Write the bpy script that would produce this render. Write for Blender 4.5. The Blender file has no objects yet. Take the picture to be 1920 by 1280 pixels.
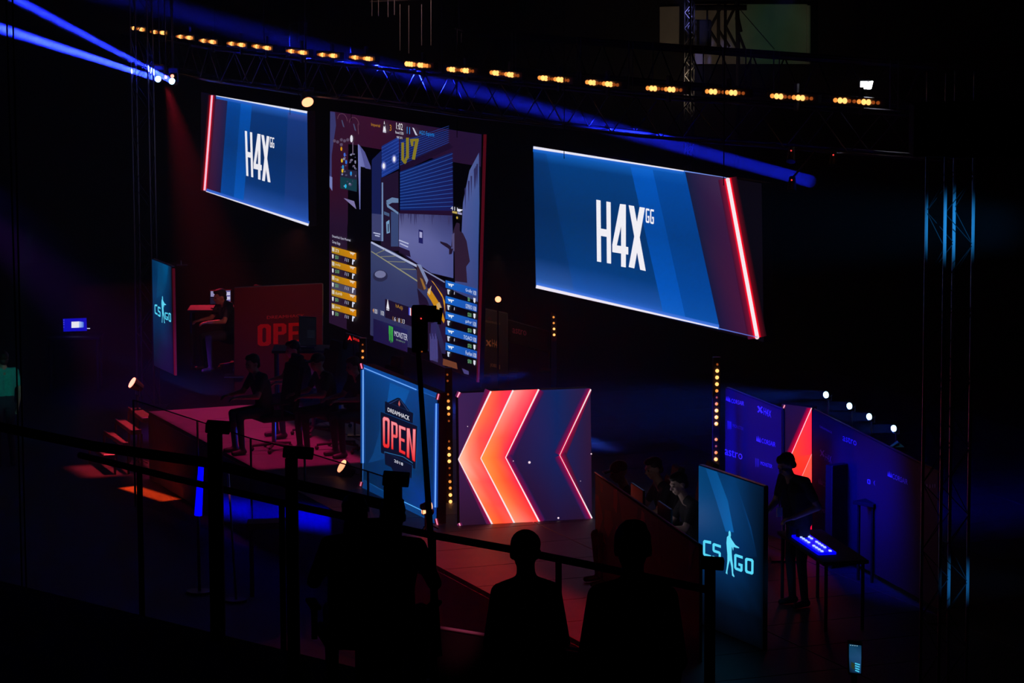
import bpy, bmesh, math, random
import numpy as np
from mathutils import Vector as V, Matrix, Quaternion
random.seed(7)
SC = bpy.context.scene
COL = SC.collection
# ---------------------------------------------------------------- camera, world, exposure
FPX, PITCH, ROLL, CZ = 6500.0, math.atan(940 / 6500.0), -0.004, 9.2
cd = bpy.data.cameras.new('camera')
cd.sensor_width = 36.0
cd.lens = 36.0 * FPX / 1920
cd.clip_end = 400
cam = bpy.data.objects.new('camera', cd)
COL.objects.link(cam)
RM = Matrix.Rotation(math.pi / 2 - PITCH, 3, 'X') @ Matrix.Rotation(ROLL, 3, 'Z')
cam.matrix_world = Matrix.Translation((0, 0, CZ)) @ RM.to_4x4()
SC.camera = cam
w = bpy.data.worlds.new('world')
SC.world = w
w.use_nodes = True
w.node_tree.nodes['Background'].inputs[0].default_value = (0.02, 0.02, 0.05, 1)
w.node_tree.nodes['Background'].inputs[1].default_value = 0.004
SC.view_settings.view_transform = 'Standard'
SC.view_settings.look = 'None'
SC.view_settings.gamma = 1
SC.view_settings.use_curve_mapping = False
SC.view_settings.exposure = 0.0
CAMP = V((0, 0, CZ))
HAZE = 0.006


def ray(px, py):
    return RM @ V(((px - 960) / FPX, -(py - 640) / FPX, -1.0))


def Z(px, py, z):
    """the point at height z seen at a place in the photograph"""
    r = ray(px, py)
    return CAMP + r * ((z - CZ) / r.z)


def D(px, py, d):
    """the point at distance d into the hall seen at a place in the photograph"""
    r = ray(px, py)
    return CAMP + r * (d / r.y)


def lin(c):
    return tuple((x / 255 / 12.92) if x / 255 <= 0.04045 else ((x / 255 + 0.055) / 1.055) ** 2.4 for x in c[:3])


def spot(loc, to, energy, col, angle, blend=0.5, radius=0.05):
    l = bpy.data.lights.new('lamp_or_added_spot', 'SPOT')
    l.energy, l.color, l.spot_size, l.spot_blend, l.shadow_soft_size = energy, col, math.radians(angle), blend, radius
    o = bpy.data.objects.new('lamp_or_added_spot', l)
    COL.objects.link(o)
    o.location = loc
    o.rotation_mode = 'QUATERNION'
    o.rotation_quaternion = (V(to) - V(loc)).to_track_quat('-Z', 'Y')
    return o


BLUE, RED, ORANGE, CYAN, PURPLE = (0.01, 0.02, 1), (1, 0.02, 0.04), (1, 0.25, 0.06), (0.05, 0.5, 1), (0.35, 0.05, 1)
def beam(loc, to, energy, col, size, spread):
    l = bpy.data.lights.new('beam_lamp', 'AREA')
    l.shape, l.size, l.energy, l.color, l.spread = 'DISK', size, energy, col, math.radians(spread)
    o = bpy.data.objects.new('beam_lamp', l)
    COL.objects.link(o)
    d = (V(to) - V(loc)).normalized()
    o.location = V(loc) + d * .03
    o.rotation_mode = 'QUATERNION'
    o.rotation_quaternion = d.to_track_quat('-Z', 'Y')
    return o


def wash(loc, to, sx, sy, xdir, energy, col, spread):
    l = bpy.data.lights.new('added_wash_light', 'AREA')
    l.shape, l.size, l.size_y, l.energy, l.color, l.spread = 'RECTANGLE', sx, sy, energy, col, math.radians(spread)
    o = bpy.data.objects.new('added_wash_light', l)
    COL.objects.link(o)
    z = (V(loc) - V(to)).normalized()
    x = (V(xdir) - z * V(xdir).dot(z)).normalized()
    o.matrix_world = Matrix.Translation(loc) @ Matrix((x, z.cross(x), z)).transposed().to_4x4()
    return o


# moving heads on the left throw two tight blue beams out over the audience
HEAD_A, HEAD_B = D(296, 148, 57), D(322, 152, 57)
beam(HEAD_A, D(-300, -43, 46), 900, BLUE, .09, 1.0)
beam(HEAD_B, D(-300, -172, 46), 1000, BLUE, .09, 1.0)
# blue beam crossing above the right screen
BEAM_SRC = D(1524, 341, 43)
beam(BEAM_SRC, D(200, -12, 60), 120, BLUE, .16, 1.2)
# red wash from the left end of the rig
spot(D(313, 158, 57), D(430, 640, 54), 2200, (1, 0.03, 0.07), 24, 1.0, 0.05)
spot(D(577, 192, 53.2), D(640, 900, 41), 80, (1, 0.06, 0.03), 14, 1.0, 0.06)
# added unseen area lights: the red stage floor, the steps, the orange floor patch, the blue skirt and the sponsor walls
S_U = V((0.376, -0.927, 0)).normalized()
S_V = V((-0.927, -0.376, 0)).normalized()
pc = Z(452, 812, 1.0)
wash(pc + V((0, 0, .42)) - S_V * .1, pc - S_V * .1, 5.6, 1.5, S_U, 40, (1, .02, .20), 30)
pc = Z(1065, 1110, 1.0)
pc = pc + S_V * .75 - S_U * .3
wash(pc + V((0, 0, 3.6)), pc, 6.4, 1.5, S_U, 22, (1, .01, .02), 9)
pa, pb = Z(266, 776, .8), Z(190, 844, .3)
wash((pa + pb) / 2 + V((0, 0, 2.2)), (pa + pb) / 2, (pb - pa).length + .5, .95, pb - pa, 11, (1, .04, .07), 8)
pc = Z(280, 925, 0)
wash(pc + V((0, 0, 1.2)), pc, 1.25, .28, Z(320, 938, 0) - Z(238, 912, 0), 16, (1, .055, .008), 6)
pa, pb = Z(392, 838, 1.0) + V((0, 0, -.82)), Z(700, 945, 1.0) + V((0, 0, -.16))
wash((pa + pb) / 2 + S_V * .6, (pa + pb) / 2, (pb - pa).length, .19, pb - pa, 10, (0, 0, 1), 40)
pa, pb = Z(1366, 850, 1.7), Z(1462, 890, 1.7)
wash((pa + pb) / 2 + V((-1.3, -.35, .5)), (pa + pb) / 2, 2.0, 1.1, pb - pa, 16, (.004, .006, 1), 50)
pa, pb = Z(1530, 895, 1.8), Z(1735, 985, 1.8)
wash(pa.lerp(pb, .32) + V((-1.2, -.3, .9)), pa.lerp(pb, .34), 3.8, .9, pb - pa, 36, (.004, .006, 1), 60)
# side lamp beams, then spots for haze, tower and wall
for px, py in ((1548, 740), (1592, 761), (1629, 781), (1675, 803)):
    beam(D(px, py, 40), D(px - 500, py - 2 + (px - 1548) * .06, 46), 8, (0.03, 0.12, 1), .1, 4)
spot(D(1000, 700, 48), D(500, 765, 46.5), 5000, (0.01, 0.06, 1), 14, 1.0, 0.05)  # added unseen spot, turns the haze over the far team blue
spot(D(1500, 740, 44), D(1200, 760, 46), 2200, (0.01, 0.08, 1), 22, 1.0, 0.05)  # added unseen spot, turns the haze above the near desk blue
spot(D(-160, 300, 50), D(130, 560, 52), 4000, PURPLE, 20, 1.0, 0.05)  # unseen spot beyond the left edge, put in for the purple haze
spot(D(-60, 300, 50), D(30, 420, 52), 900, (.05, .02, 1), 20, 1.0, 0.05)  # second unseen spot put in there, bluer
spot(D(2300, 430, 20), D(1785, 425, 27), 7000, (.02, .36, 1), 5, 1.0, 0.05)  # added unseen spot beyond the right edge for the near tower glints
spot(D(2300, 1100, 20), D(1798, 1090, 27), 2500, (.02, .34, 1), 3, 1.0, 0.05)  # second added spot for the lower tower glints
spot(D(1255, 180, 70), D(1300, 45, 75), 60, (1, 0.75, 0.5), 80, 1.0, 0.1)  # added unseen warm spot to brighten the pale wall panels
spot(D(1470, -60, 70), D(1455, 45, 75), 40, (0.1, 1, 0.5), 22, 1.0, 0.1)  # added unseen green spot on the same panels

# ---------------------------------------------------------------- materials
MATS = {}


def mat(name, col, rough=0.6, metal=0.0, emit=None, strength=0.0, sample=True, noise=0.0):
    if name in MATS:
        return MATS[name]
    m = bpy.data.materials.new(name)
    m.use_nodes = True
    nt = m.node_tree
    b = nt.nodes['Principled BSDF']
    c = tuple(col) + (1,)
    b.inputs['Base Color'].default_value = c
    b.inputs['Roughness'].default_value = rough
    b.inputs['Metallic'].default_value = metal
    if noise:
        tc = nt.nodes.new('ShaderNodeTexCoord')
        n = nt.nodes.new('ShaderNodeTexNoise')
        n.inputs['Scale'].default_value = noise
        n.inputs['Detail'].default_value = 4
        r = nt.nodes.new('ShaderNodeValToRGB')
        r.color_ramp.elements[0].color = tuple(x * 0.65 for x in col) + (1,)
        r.color_ramp.elements[1].color = tuple(min(1, x * 1.35) for x in col) + (1,)
        nt.links.new(tc.outputs['Object'], n.inputs['Vector'])
        nt.links.new(n.outputs['Fac'], r.inputs['Fac'])
        nt.links.new(r.outputs['Color'], b.inputs['Base Color'])
    if emit is not None:
        b.inputs['Emission Color'].default_value = tuple(emit) + (1,)
        b.inputs['Emission Strength'].default_value = strength
        if not sample:
            m.cycles.emission_sampling = 'NONE'
    MATS[name] = m
    return m


def attr_mat(name, emissive, strength=1.0, sample=True):
    m = bpy.data.materials.new(name)
    m.use_nodes = True
    nt = m.node_tree
    b = nt.nodes['Principled BSDF']
    a = nt.nodes.new('ShaderNodeAttribute')
    a.attribute_name = 'Col'
    b.inputs['Roughness'].default_value = 0.55
    b.inputs['Specular IOR Level'].default_value = 0.2
    if emissive:
        b.inputs['Base Color'].default_value = (0.012, 0.012, 0.014, 1)
        nt.links.new(a.outputs['Color'], b.inputs['Emission Color'])
        b.inputs['Emission Strength'].default_value = strength
        if not sample:
            m.cycles.emission_sampling = 'NONE'
    else:
        nt.links.new(a.outputs['Color'], b.inputs['Base Color'])
    return m


LED = attr_mat('led_picture', True)
LEDN = attr_mat('small_screen_picture', True, sample=False)
PRINT = attr_mat('printed_fabric', False)
M_BLACK = mat('black_paint', (0.010, 0.010, 0.011), 0.75)
M_DRAPE = mat('black_drape', (0.008, 0.008, 0.009), 0.95, noise=3.0)
M_FLOOR = mat('dark_concrete', (0.03, 0.03, 0.032), 0.6, noise=1.5)
M_STAGE = mat('grey_stage_ply', (0.105, 0.10, 0.10), 0.55, noise=2.5)
M_FASCIA = mat('stage_skirt', (0.20, 0.20, 0.22), 0.8, noise=4)
M_ALU = mat('dull_aluminium', (0.45, 0.45, 0.47), 0.35, 0.9, noise=6)
M_DALU = mat('dark_aluminium', (0.12, 0.12, 0.13), 0.45, 0.8, noise=6)
M_RUB = mat('black_rubber', (0.015, 0.015, 0.015), 0.8)
M_PLAS = mat('black_plastic', (0.02, 0.02, 0.022), 0.35)
M_PALE = mat('pale_plaster', (0.55, 0.50, 0.44), 0.9, noise=2)
M_SKIN = mat('skin', (0.48, 0.27, 0.19), 0.5, noise=20)
M_SHIRT = mat('black_cotton', (0.02, 0.02, 0.022), 0.9, noise=30)
M_JEAN = mat('dark_denim', (0.02, 0.025, 0.04), 0.9, noise=30)
M_SHOE = mat('dark_shoe', (0.02, 0.02, 0.02), 0.6)
M_HAIR = mat('dark_hair', (0.015, 0.01, 0.008), 0.6, noise=60)
M_EYE = mat('eye', (0.02, 0.015, 0.01), 0.2)

# ---------------------------------------------------------------- builders
OFF = {}


def thing(name, label, cat, loc=(0, 0, 0), group=None):
    o = bpy.data.objects.new(name, None)
    o.empty_display_size = 0.1
    COL.objects.link(o)
    o.location = loc
    o['label'] = label
    o['category'] = cat
    if group:
        o['group'] = group
    OFF[o.name] = V(loc)
    return o


def tag(o, label, cat, group=None):
    o['label'], o['category'] = label, cat
    if group:
        o['group'] = group
    return o


def obj(name, bm, m, parent=None, label=None, smooth=False, kind=None):
    off = OFF.get(parent.name, V((0, 0, 0))) if parent else V((0, 0, 0))
    me = bpy.data.meshes.new(name)
    if off.length:
        bmesh.ops.translate(bm, verts=bm.verts, vec=-off)
    if not bm.loops.layers.float_color:
        bmesh.ops.recalc_face_normals(bm, faces=bm.faces)
    bm.to_mesh(me)
    bm.free()
    for x in (m if isinstance(m, (list, tuple)) else [m]):
        me.materials.append(x)
    if smooth:
        me.polygons.foreach_set('use_smooth', [True] * len(me.polygons))
    o = bpy.data.objects.new(name, me)
    COL.objects.link(o)
    if parent:
        o.parent = parent
        OFF[o.name] = off
    if label:
        o['label'] = label
    if kind:
        o['kind'] = kind
    return o


def dup(root, loc, rotz=0.0, label=None, group=None):
    r = root.copy()
    COL.objects.link(r)
    r.location = loc
    r.rotation_euler = (0, 0, rotz)
    if label:
        r['label'] = label
    if group:
        r['group'] = group
    for ch in list(root.children):
        c = ch.copy()
        COL.objects.link(c)
        c.parent = r
        for g in ch.children:
            e = g.copy()
            COL.objects.link(e)
            e.parent = c
    return r


def box(bm, c, sx, sy, sz, rot=None, bevel=0.0):
    mtx = Matrix.Translation(c) @ (rot.to_4x4() if rot is not None else Matrix()) @ Matrix.Diagonal((sx, sy, sz, 1))
    r = bmesh.ops.create_cube(bm, size=1.0, matrix=mtx)
    if bevel:
        es = list({e for v in r['verts'] for e in v.link_edges})
        bmesh.ops.bevel(bm, geom=es, offset=bevel, segments=2, profile=0.5, affect='EDGES')
    return bm


def frame_z(d):
    return V(d).to_track_quat('Z', 'Y').to_matrix()


def cyl(bm, p, q, r1, r2=None, seg=10, cap=True):
    p, q = V(p), V(q)
    d = q - p
    mtx = Matrix.Translation((p + q) / 2) @ frame_z(d).to_4x4()
    bmesh.ops.create_cone(bm, cap_ends=cap, cap_tris=False, segments=seg, radius1=r1, radius2=r1 if r2 is None else r2, depth=d.length, matrix=mtx)
    return bm


def ball(bm, c, rx, ry=None, rz=None, rot=None, u=12, v=8):
    ry = rx if ry is None else ry
    rz = rx if rz is None else rz
    mtx = Matrix.Translation(c) @ (rot.to_4x4() if rot is not None else Matrix()) @ Matrix.Diagonal((rx, ry, rz, 1))
    bmesh.ops.create_uvsphere(bm, u_segments=u, v_segments=v, radius=1.0, matrix=mtx)
    return bm


def pipe(bm, pts, r, seg=8):
    for a, b in zip(pts[:-1], pts[1:]):
        cyl(bm, a, b, r, seg=seg)
    for a in pts[1:-1]:
        ball(bm, a, r * 1.01, u=seg, v=6)
    return bm


_b = bmesh.new()
bmesh.ops.create_cone(_b, cap_ends=True, segments=6, radius1=1, radius2=1, depth=1, matrix=Matrix.Translation((0, 0, 0.5)))
TUBES = {}


def tube(name, p, q, r, m, parent):
    """a straight bar; alike bars share one mesh"""
    me = TUBES.get(m.name)
    if me is None:
        me = bpy.data.meshes.new('bar')
        _b.to_mesh(me)
        me.materials.append(m)
        TUBES[m.name] = me
    p, q = V(p), V(q)
    off = OFF.get(parent.name, V((0, 0, 0)))
    o = bpy.data.objects.new(name, me)
    COL.objects.link(o)
    o.parent = parent
    d = q - p
    o.location = p - off
    o.rotation_mode = 'QUATERNION'
    o.rotation_quaternion = d.to_track_quat('Z', 'Y')
    o.scale = (r, r, d.length)
    return o


def prism(bm, pts, thick, n):
    """polygon of world points pulled back by thick against normal n"""
    a = [bm.verts.new(p) for p in pts]
    b = [bm.verts.new(V(p) - V(n) * thick) for p in pts]
    bm.faces.new(a)
    bm.faces.new(b[::-1])
    k = len(a)
    for i in range(k):
        bm.faces.new((a[i], b[i], b[(i + 1) % k], a[(i + 1) % k]))
    return bm


def struct(name, bm, m, parent=None, label=None):
    return obj(name, bm, m, parent, label, kind='structure')


# ---------------------------------------------------------------- pictures on flat surfaces
FONT = {}


def font_mesh(s):
    if s not in FONT:
        c = bpy.data.curves.new('lettering', 'FONT')
        c.body = s
        c.resolution_u = 2
        o = bpy.data.objects.new('lettering', c)
        COL.objects.link(o)
        me = o.to_mesh()
        co = np.array([v.co[:2] for v in me.vertices])
        fs = [tuple(p.vertices) for p in me.polygons]
        o.to_mesh_clear()
        bpy.data.objects.remove(o)
        bpy.data.curves.remove(c)
        mn, mx = co.min(0), co.max(0)
        FONT[s] = ((co - mn) / (mx - mn), fs)
    return FONT[s]


def ringpts(x0, y0, x1, y1, cx, cy):
    return [(x0 + cx, y0), (x1 - cx, y0), (x1, y0 + cy), (x1, y1 - cy), (x1 - cx, y1), (x0 + cx, y1), (x0, y1 - cy), (x0, y0 + cy)]


def glyph(ch, a, b):
    """polygons of a condensed capital in the unit box, y down; a, b stroke widths"""
    if ch == 'H':
        return [[(0, 0), (a, 0), (a, 1), (0, 1)], [(1 - a, 0), (1, 0), (1, 1), (1 - a, 1)], [(a, .455), (1 - a, .455), (1 - a, .455 + b), (a, .455 + b)]]
    if ch == '4':
        return [[(.48, 0), (.85, 0), (a * .95, .67), (0, .67)], [(0, .67), (1, .67), (1, .67 + b), (0, .67 + b)], [(.55, .12), (.85, 0), (.85, .67), (.55, .67)], [(.55, .67 + b), (.85, .67 + b), (.85, 1), (.55, 1)]]
    if ch == 'X':
        return [[(0, 0), (a * 1.1, 0), (1, 1), (1 - a * 1.1, 1)], [(1 - a * 1.1, 0), (1, 0), (a * 1.1, 1), (0, 1)]]
    if ch in 'OD0':
        o = ringpts(0, 0, 1, 1, a * .6, b * .6)
        i = ringpts(a, b, 1 - a, 1 - b, a * .3, b * .3)
        return [[o[k], o[(k + 1) % 8], i[(k + 1) % 8], i[k]] for k in range(8)]
    if ch == 'C':
        return [[(0, b * .6), (a * .6, 0), (1, 0), (1, b), (a, b), (a, 1 - b), (1, 1 - b), (1, 1), (a * .6, 1), (0, 1 - b * .6)]]
    if ch == 'G':
        return [[(0, b * .6), (a * .6, 0), (1, 0), (1, b), (a, b), (a, 1 - b), (1 - a, 1 - b), (1 - a, .5 + b), (.5, .5 + b), (.5, .5), (1, .5), (1, 1 - b * .6), (1 - a * .6, 1), (a * .6, 1), (0, 1 - b * .6)]]
    if ch == 'S':
        return [[(0, b * .6), (a * .6, 0), (1, 0), (1, b), (a, b), (a, .5 - b / 2), (1 - a * .6, .5 - b / 2), (1, .5), (1, 1 - b * .6), (1 - a * .6, 1), (0, 1), (0, 1 - b), (1 - a, 1 - b), (1 - a, .5 + b / 2), (a * .6, .5 + b / 2), (0, .5)]]
    if ch == 'P':
        return [[(0, 0), (a, 0), (a, 1), (0, 1)], [(a, 0), (1 - a * .6, 0), (1, b * .6), (1 - a, b), (a, b)], [(1, b * .6), (1, .56 - b * .6), (1 - a, .56 - b), (1 - a, b)], [(a, .56), (a, .56 - b), (1 - a, .56 - b), (1, .56 - b * .6), (1 - a * .6, .56)]]
    if ch == 'E':
        return [[(0, 0), (a, 0), (a, 1), (0, 1)], [(a, 0), (1, 0), (1, b), (a, b)], [(a, .5 - b / 2), (.88, .5 - b / 2), (.88, .5 + b / 2), (a, .5 + b / 2)], [(a, 1 - b), (1, 1 - b), (1, 1), (a, 1)]]
    if ch == 'N':
        return [[(0, 0), (a, 0), (a, 1), (0, 1)], [(1 - a, 0), (1, 0), (1, 1), (1 - a, 1)], [(a, 0), (a + .02, .0), (1 - a, .72), (1 - a, 1), (a, .28)]]
    return []


class Canvas:
    """a flat picture: coloured polygons on one plane, given where the photograph shows them"""

    def __init__(s, pt, n):
        s.pt, s.n = V(pt), V(n).normalized()
        if s.n.dot(CAMP - s.pt) < 0:
            s.n = -s.n
        s.bm = bmesh.new()
        s.cl = s.bm.loops.layers.float_color.new('Col')
        s.k = 0

    def w(s, p, lift=0.0):
        r = ray(*p)
        return CAMP + r * ((s.pt + s.n * lift - CAMP).dot(s.n) / r.dot(s.n))

    def poly(s, pts, cols, lift=None):
        if lift is None:
            s.k += 1
            lift = s.k * 0.00012
        vs = [s.bm.verts.new(s.w(p, lift)) for p in pts]
        try:
            f = s.bm.faces.new(vs)
        except ValueError:
            return
        multi = isinstance(cols[0], (tuple, list))
        f.normal_update()
        for i, l in enumerate(f.loops):
            k_ = lin(cols[i] if multi else cols)
            if k_[0] > .99 and k_[2] < .25 and k_[1] < .3:  # over-driven red diodes
                k_ = (k_[0] * 1.6, k_[1], k_[2])
            l[s.cl] = k_ + (1,)

    def grid(s, rows, cols):
        """rows of points with a colour each, filled between as a smooth gradient"""
        s.k += 1
        lift = s.k * 0.00012
        for i in range(len(rows) - 1):
            for j in range(len(rows[0]) - 1):
                s.poly([rows[i][j], rows[i][j + 1], rows[i + 1][j + 1], rows[i + 1][j]], [cols[i][j], cols[i][j + 1], cols[i + 1][j + 1], cols[i + 1][j]], lift)

    def band(s, t0, t1, b0, b1, stops):
        """slanted stripe with edges t0-b0 and t1-b1; stops = (t, colour left, colour right)"""
        L = lambda a, b, t: (a[0] + (b[0] - a[0]) * t, a[1] + (b[1] - a[1]) * t)
        s.grid([[L(t0, b0, t), L(t1, b1, t)] for t, _, _ in stops], [[c, e] for _, c, e in stops])

    def line(s, p, q, w0, w1, col, glow=None, bg=None, gw=10, bgb=None, sides=(1, -1)):
        p, q = V(p), V(q)
        d = (q - p).normalized()
        n = V((-d.y, d.x))
        if glow:
            for sg in sides:
                g = bg if sg == 1 or bgb is None else bgb
                if g is None:
                    continue
                a, b = p + n * sg * w0 * .4, q + n * sg * w1 * .4
                mid = tuple((x + 2 * y) / 3 for x, y in zip(glow, g))
                s.grid([[a, b], [a + n * sg * gw * .35, b + n * sg * gw * .35], [a + n * sg * gw, b + n * sg * gw]], [[glow, glow], [mid, mid], [g, g]])
        s.poly([p + n * w0 / 2, q + n * w1 / 2, q - n * w1 / 2, p - n * w0 / 2], col)

    def ell(s, c, rx, ry, col, k=12, col2=None):
        pts = [(c[0] + rx * math.cos(2 * math.pi * i / k), c[1] + ry * math.sin(2 * math.pi * i / k)) for i in range(k)]
        if col2 is None:
            s.poly(pts, col)
        else:
            s.k += 1
            for i in range(k):
                s.poly([c, pts[i], pts[(i + 1) % k]], [col, col2, col2], s.k * 0.00012)

    def glyph(s, ch, tl, tr, br, bl, col, a=.3, b=.12, colb=None):
        s.k += 1
        for pg in glyph(ch, a, b):
            pts, cs = [], []
            for u, v in pg:
                t = [(1 - u) * (1 - v) * tl[i] + u * (1 - v) * tr[i] + u * v * br[i] + (1 - u) * v * bl[i] for i in (0, 1)]
                pts.append(t)
                cs.append(col if colb is None else tuple(c + (e - c) * v for c, e in zip(col, colb)))
            s.poly(pts, cs, s.k * 0.00012)

    def text(s, st, x0, y0, x1, y1, h, col, h1=None, sh=0.0):
        """lettering on the base line (x0,y0)-(x1,y1), h high"""
        co, fs = font_mesh(st)
        h1 = h if h1 is None else h1
        s.k += 1
        L = [s.w((x0 + (x1 - x0) * u + sh * v, y0 + (y1 - y0) * u - (h + (h1 - h) * u) * v), s.k * 0.00012) for u, v in co]
        vs = [s.bm.verts.new(p) for p in L]
        c = lin(col) + (1,)
        for f in fs:
            try:
                g = s.bm.faces.new([vs[i] for i in f])
            except ValueError:
                continue
            for l in g.loops:
                l[s.cl] = c

    def build(s, name, m, parent, label=None):
        for f in s.bm.faces:
            f.normal_update()
            if f.normal.dot(s.n) < 0:
                f.normal_flip()
        return obj(name, s.bm, m, parent, label)


def quad_plane(q, zt=None, zb=None):
    """world corners TL TR BR BL of an upright panel whose top (zt) or foot (zb) is level"""
    if zt is not None:
        a, b = Z(*q[0], zt), Z(*q[1], zt)
        return a, b, D(*q[2], b.y), D(*q[3], a.y)
    c, d = Z(*q[2], zb), Z(*q[3], zb)
    return D(*q[0], d.y), D(*q[1], c.y), c, d


def panel_body(root, a, b, c, d, thick, m=M_BLACK, name='cabinet', grow=0.0):
    n = (b - a).cross(d - a).normalized()
    if n.dot(CAMP - a) < 0:
        n = -n
    mid = (a + b + c + d) / 4
    pts = [p + (p - mid).normalized() * grow - n * 0.004 for p in (a, b, c, d)]
    bm = prism(bmesh.new(), pts, thick, n)
    obj(name, bm, m, root)
    return n

# ---------------------------------------------------------------- hall
bm = bmesh.new()
box(bm, (0, 40, -0.1), 60, 90, 0.2)
struct('floor', bm, M_FLOOR)
wb = struct('wall_back', box(bmesh.new(), (0, 76.1, 7), 60, 0.2, 14), M_DRAPE)
struct('wall_right', box(bmesh.new(), (14.1, 46, 7), 0.2, 60, 14), M_DRAPE)
struct('ceiling', box(bmesh.new(), (0, 46, 14.1), 60, 60, 0.2), M_DRAPE)
for q in (((1237, 13), (1274, 12), (1273, 90), (1237, 90)), ((1303, 8), (1514, 8), (1514, 120), (1303, 120))):
    obj('panel', prism(bmesh.new(), [D(*p, 75.8) for p in q], 0.05, (0, -1, 0)), M_PALE, wb)
obj('pipe', cyl(bmesh.new(), D(1516, 10, 75.7), D(1516, 120, 75.7), .05), M_PALE, wb)

# stage: deck panels on a skirted base
SU = V((0.376, -0.927, 0)).normalized()
SV = V((-0.927, -0.376, 0)).normalized()
S0 = Z(285, 775, 1.0)
st = thing('stage', 'low stage of large deck panels under the hanging screens', 'stage', (S0.x, S0.y, 0))


def sp(u, v, z=1.0):
    p = S0 + SU * u + SV * v
    return V((p.x, p.y, z))


bm = prism(bmesh.new(), [sp(-.2, 0, .94), sp(20, 0, .94), sp(20, -11, .94), sp(-.2, -11, .94)], 0.93, (0, 0, 1))
obj('skirt', bm, M_FASCIA, st)
bm = bmesh.new()
box(bm, (0, 0, -.03), 1.0 - .012, 2.0 - .012, .06, bevel=.004)
bm.to_mesh(pm := bpy.data.meshes.new('deck_panel'))
bm.free()
pm.materials.append(M_STAGE)
yaw = math.atan2(SU.y, SU.x)
for i in range(20):
    for j in range(5):
        o = bpy.data.objects.new('deck_panel', pm)
        COL.objects.link(o)
        o.parent = st
        o.location = sp(i + .3, -1.0 - 2 * j) - V((S0.x, S0.y, 0))
        o.rotation_euler = (0, 0, yaw)
# steps down at the far end of the stage
sw = thing('stage_steps', 'four open steps leading down from the far end of the stage', 'steps', Z(230, 800, 0))
for k, q in enumerate((((241, 765), (262, 764), (291, 784), (267, 786)), ((217, 787), (234, 786), (265, 807), (246, 809)), ((195, 809), (211, 808), (240, 831), (231, 832)), ((168, 834), (186, 833), (215, 854), (195, 855)))):
    z = .82 - .18 * k
    pts = [Z(*p, z) for p in q]
    t = obj('tread', prism(bmesh.new(), pts, 0.05, (0, 0, 1)), M_STAGE, sw)
    bm = bmesh.new()
    cyl(bm, pts[0] + V((0, 0, .012)), pts[3] + V((0, 0, .012)), .012, seg=6)
    cyl(bm, pts[3] + V((0, 0, .012)), pts[2] + V((0, 0, .012)), .012, seg=6)
    obj('nosing', bm, M_ALU, t)
    for p in (pts[0], pts[2]):
        tube('leg', (p.x, p.y, 0), (p.x, p.y, z - .05), .02, M_DALU, sw)

# ---------------------------------------------------------------- big hanging screens
ZT = 5.05
WHITE = (250, 248, 255)


def hang(root, a, b):
    for p in (a.lerp(b, .15), a.lerp(b, .85)):
        tube('suspension_cable', p + V((0, 0, -.1)), V((p.x, p.y, 13.95)), .008, M_BLACK, root)


def h4x(c, H, F, X, G1, G2, col):
    c.glyph('H', *H, col, .30, .12)
    c.glyph('4', *F, col, .30, .12)
    c.glyph('X', *X, col, .30, .12)
    for g in (G1, G2):
        c.glyph('G', *g, col, .30, .14)


# right screen
q = ((1000, 274), (1428, 344), (1432, 641), (1005, 539))
a, b, cc, d = quad_plane(q, zt=ZT)
r = thing('led_screen', 'wide blue screen with white lettering and a slanting red line at its near end', 'screen', (a + b + cc + d) / 4, 'hanging screens above the stage')
n = panel_body(r, a, b, cc, d, .12, grow=.02)
hang(r, a, b)
c = Canvas(a, n)
BL = lambda x: 538.5 + (x - 1005) * .2306
TP = lambda x: 274.5 + (x - 1000) * .1615
c.poly(q, (9, 6, 14))


def st4(col, top, bot):
    return [(0, top, top), (.10, col, col), (.45, tuple(x * .86 for x in col), tuple(x * .86 for x in col)), (.78, col, col), (.93, tuple((x + y) / 2 for x, y in zip(col, bot)),) * 1 + (tuple((x + y) / 2 for x, y in zip(col, bot)),), (1, bot, bot)]


for x0, x1, y0, y1, col, top, bot in ((1000, 1022, 1005, 1078, (6, 52, 112), (16, 92, 188), (70, 120, 215)), (1022, 1180, 1078, 1245, (5, 60, 128), (20, 105, 205), (50, 110, 215)), (1180, 1222, 1245, 1287, (4, 84, 188), (20, 110, 220), (24, 105, 210)), (1222, 1284, 1287, 1350, (4, 70, 158), (14, 90, 185), (16, 88, 180))):
    c.band((x0, TP(x0)), (x1, TP(x1)), (y0, BL(y0)), (y1, BL(y1)), st4(col, top, bot))
c.band((1284, TP(1284)), (1363, TP(1363)), (1350, BL(1350)), (1421, BL(1421)), [(0, (22, 30, 66), (70, 42, 78)), (.35, (20, 26, 60), (66, 22, 62)), (1, (24, 24, 64), (80, 22, 60))])
c.line((1364, 334), (1420, 633), 7, 7, (255, 240, 245), (255, 16, 45), (58, 16, 50), 15, (12, 6, 14))
c.ell((1364.5, 337), 4, 4, (255, 225, 230))
c.ell((1419.5, 632), 4, 4, (255, 225, 230))
c.line((1280, 320.2), (1362, 333), 2, 1.0, (120, 150, 235))
c.line((1000, 276.5), (1282, 320.5), 5, 2, (240, 240, 255), (60, 120, 235), (18, 96, 192), 6, sides=(1,))
c.line((1345, 615), (1420, 632), 2, 1.0, (90, 120, 220))
c.line((1005, 537), (1347, 615.3), 6, 2, (245, 240, 255), (110, 150, 250), (50, 108, 214), 6, sides=(-1,))
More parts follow.
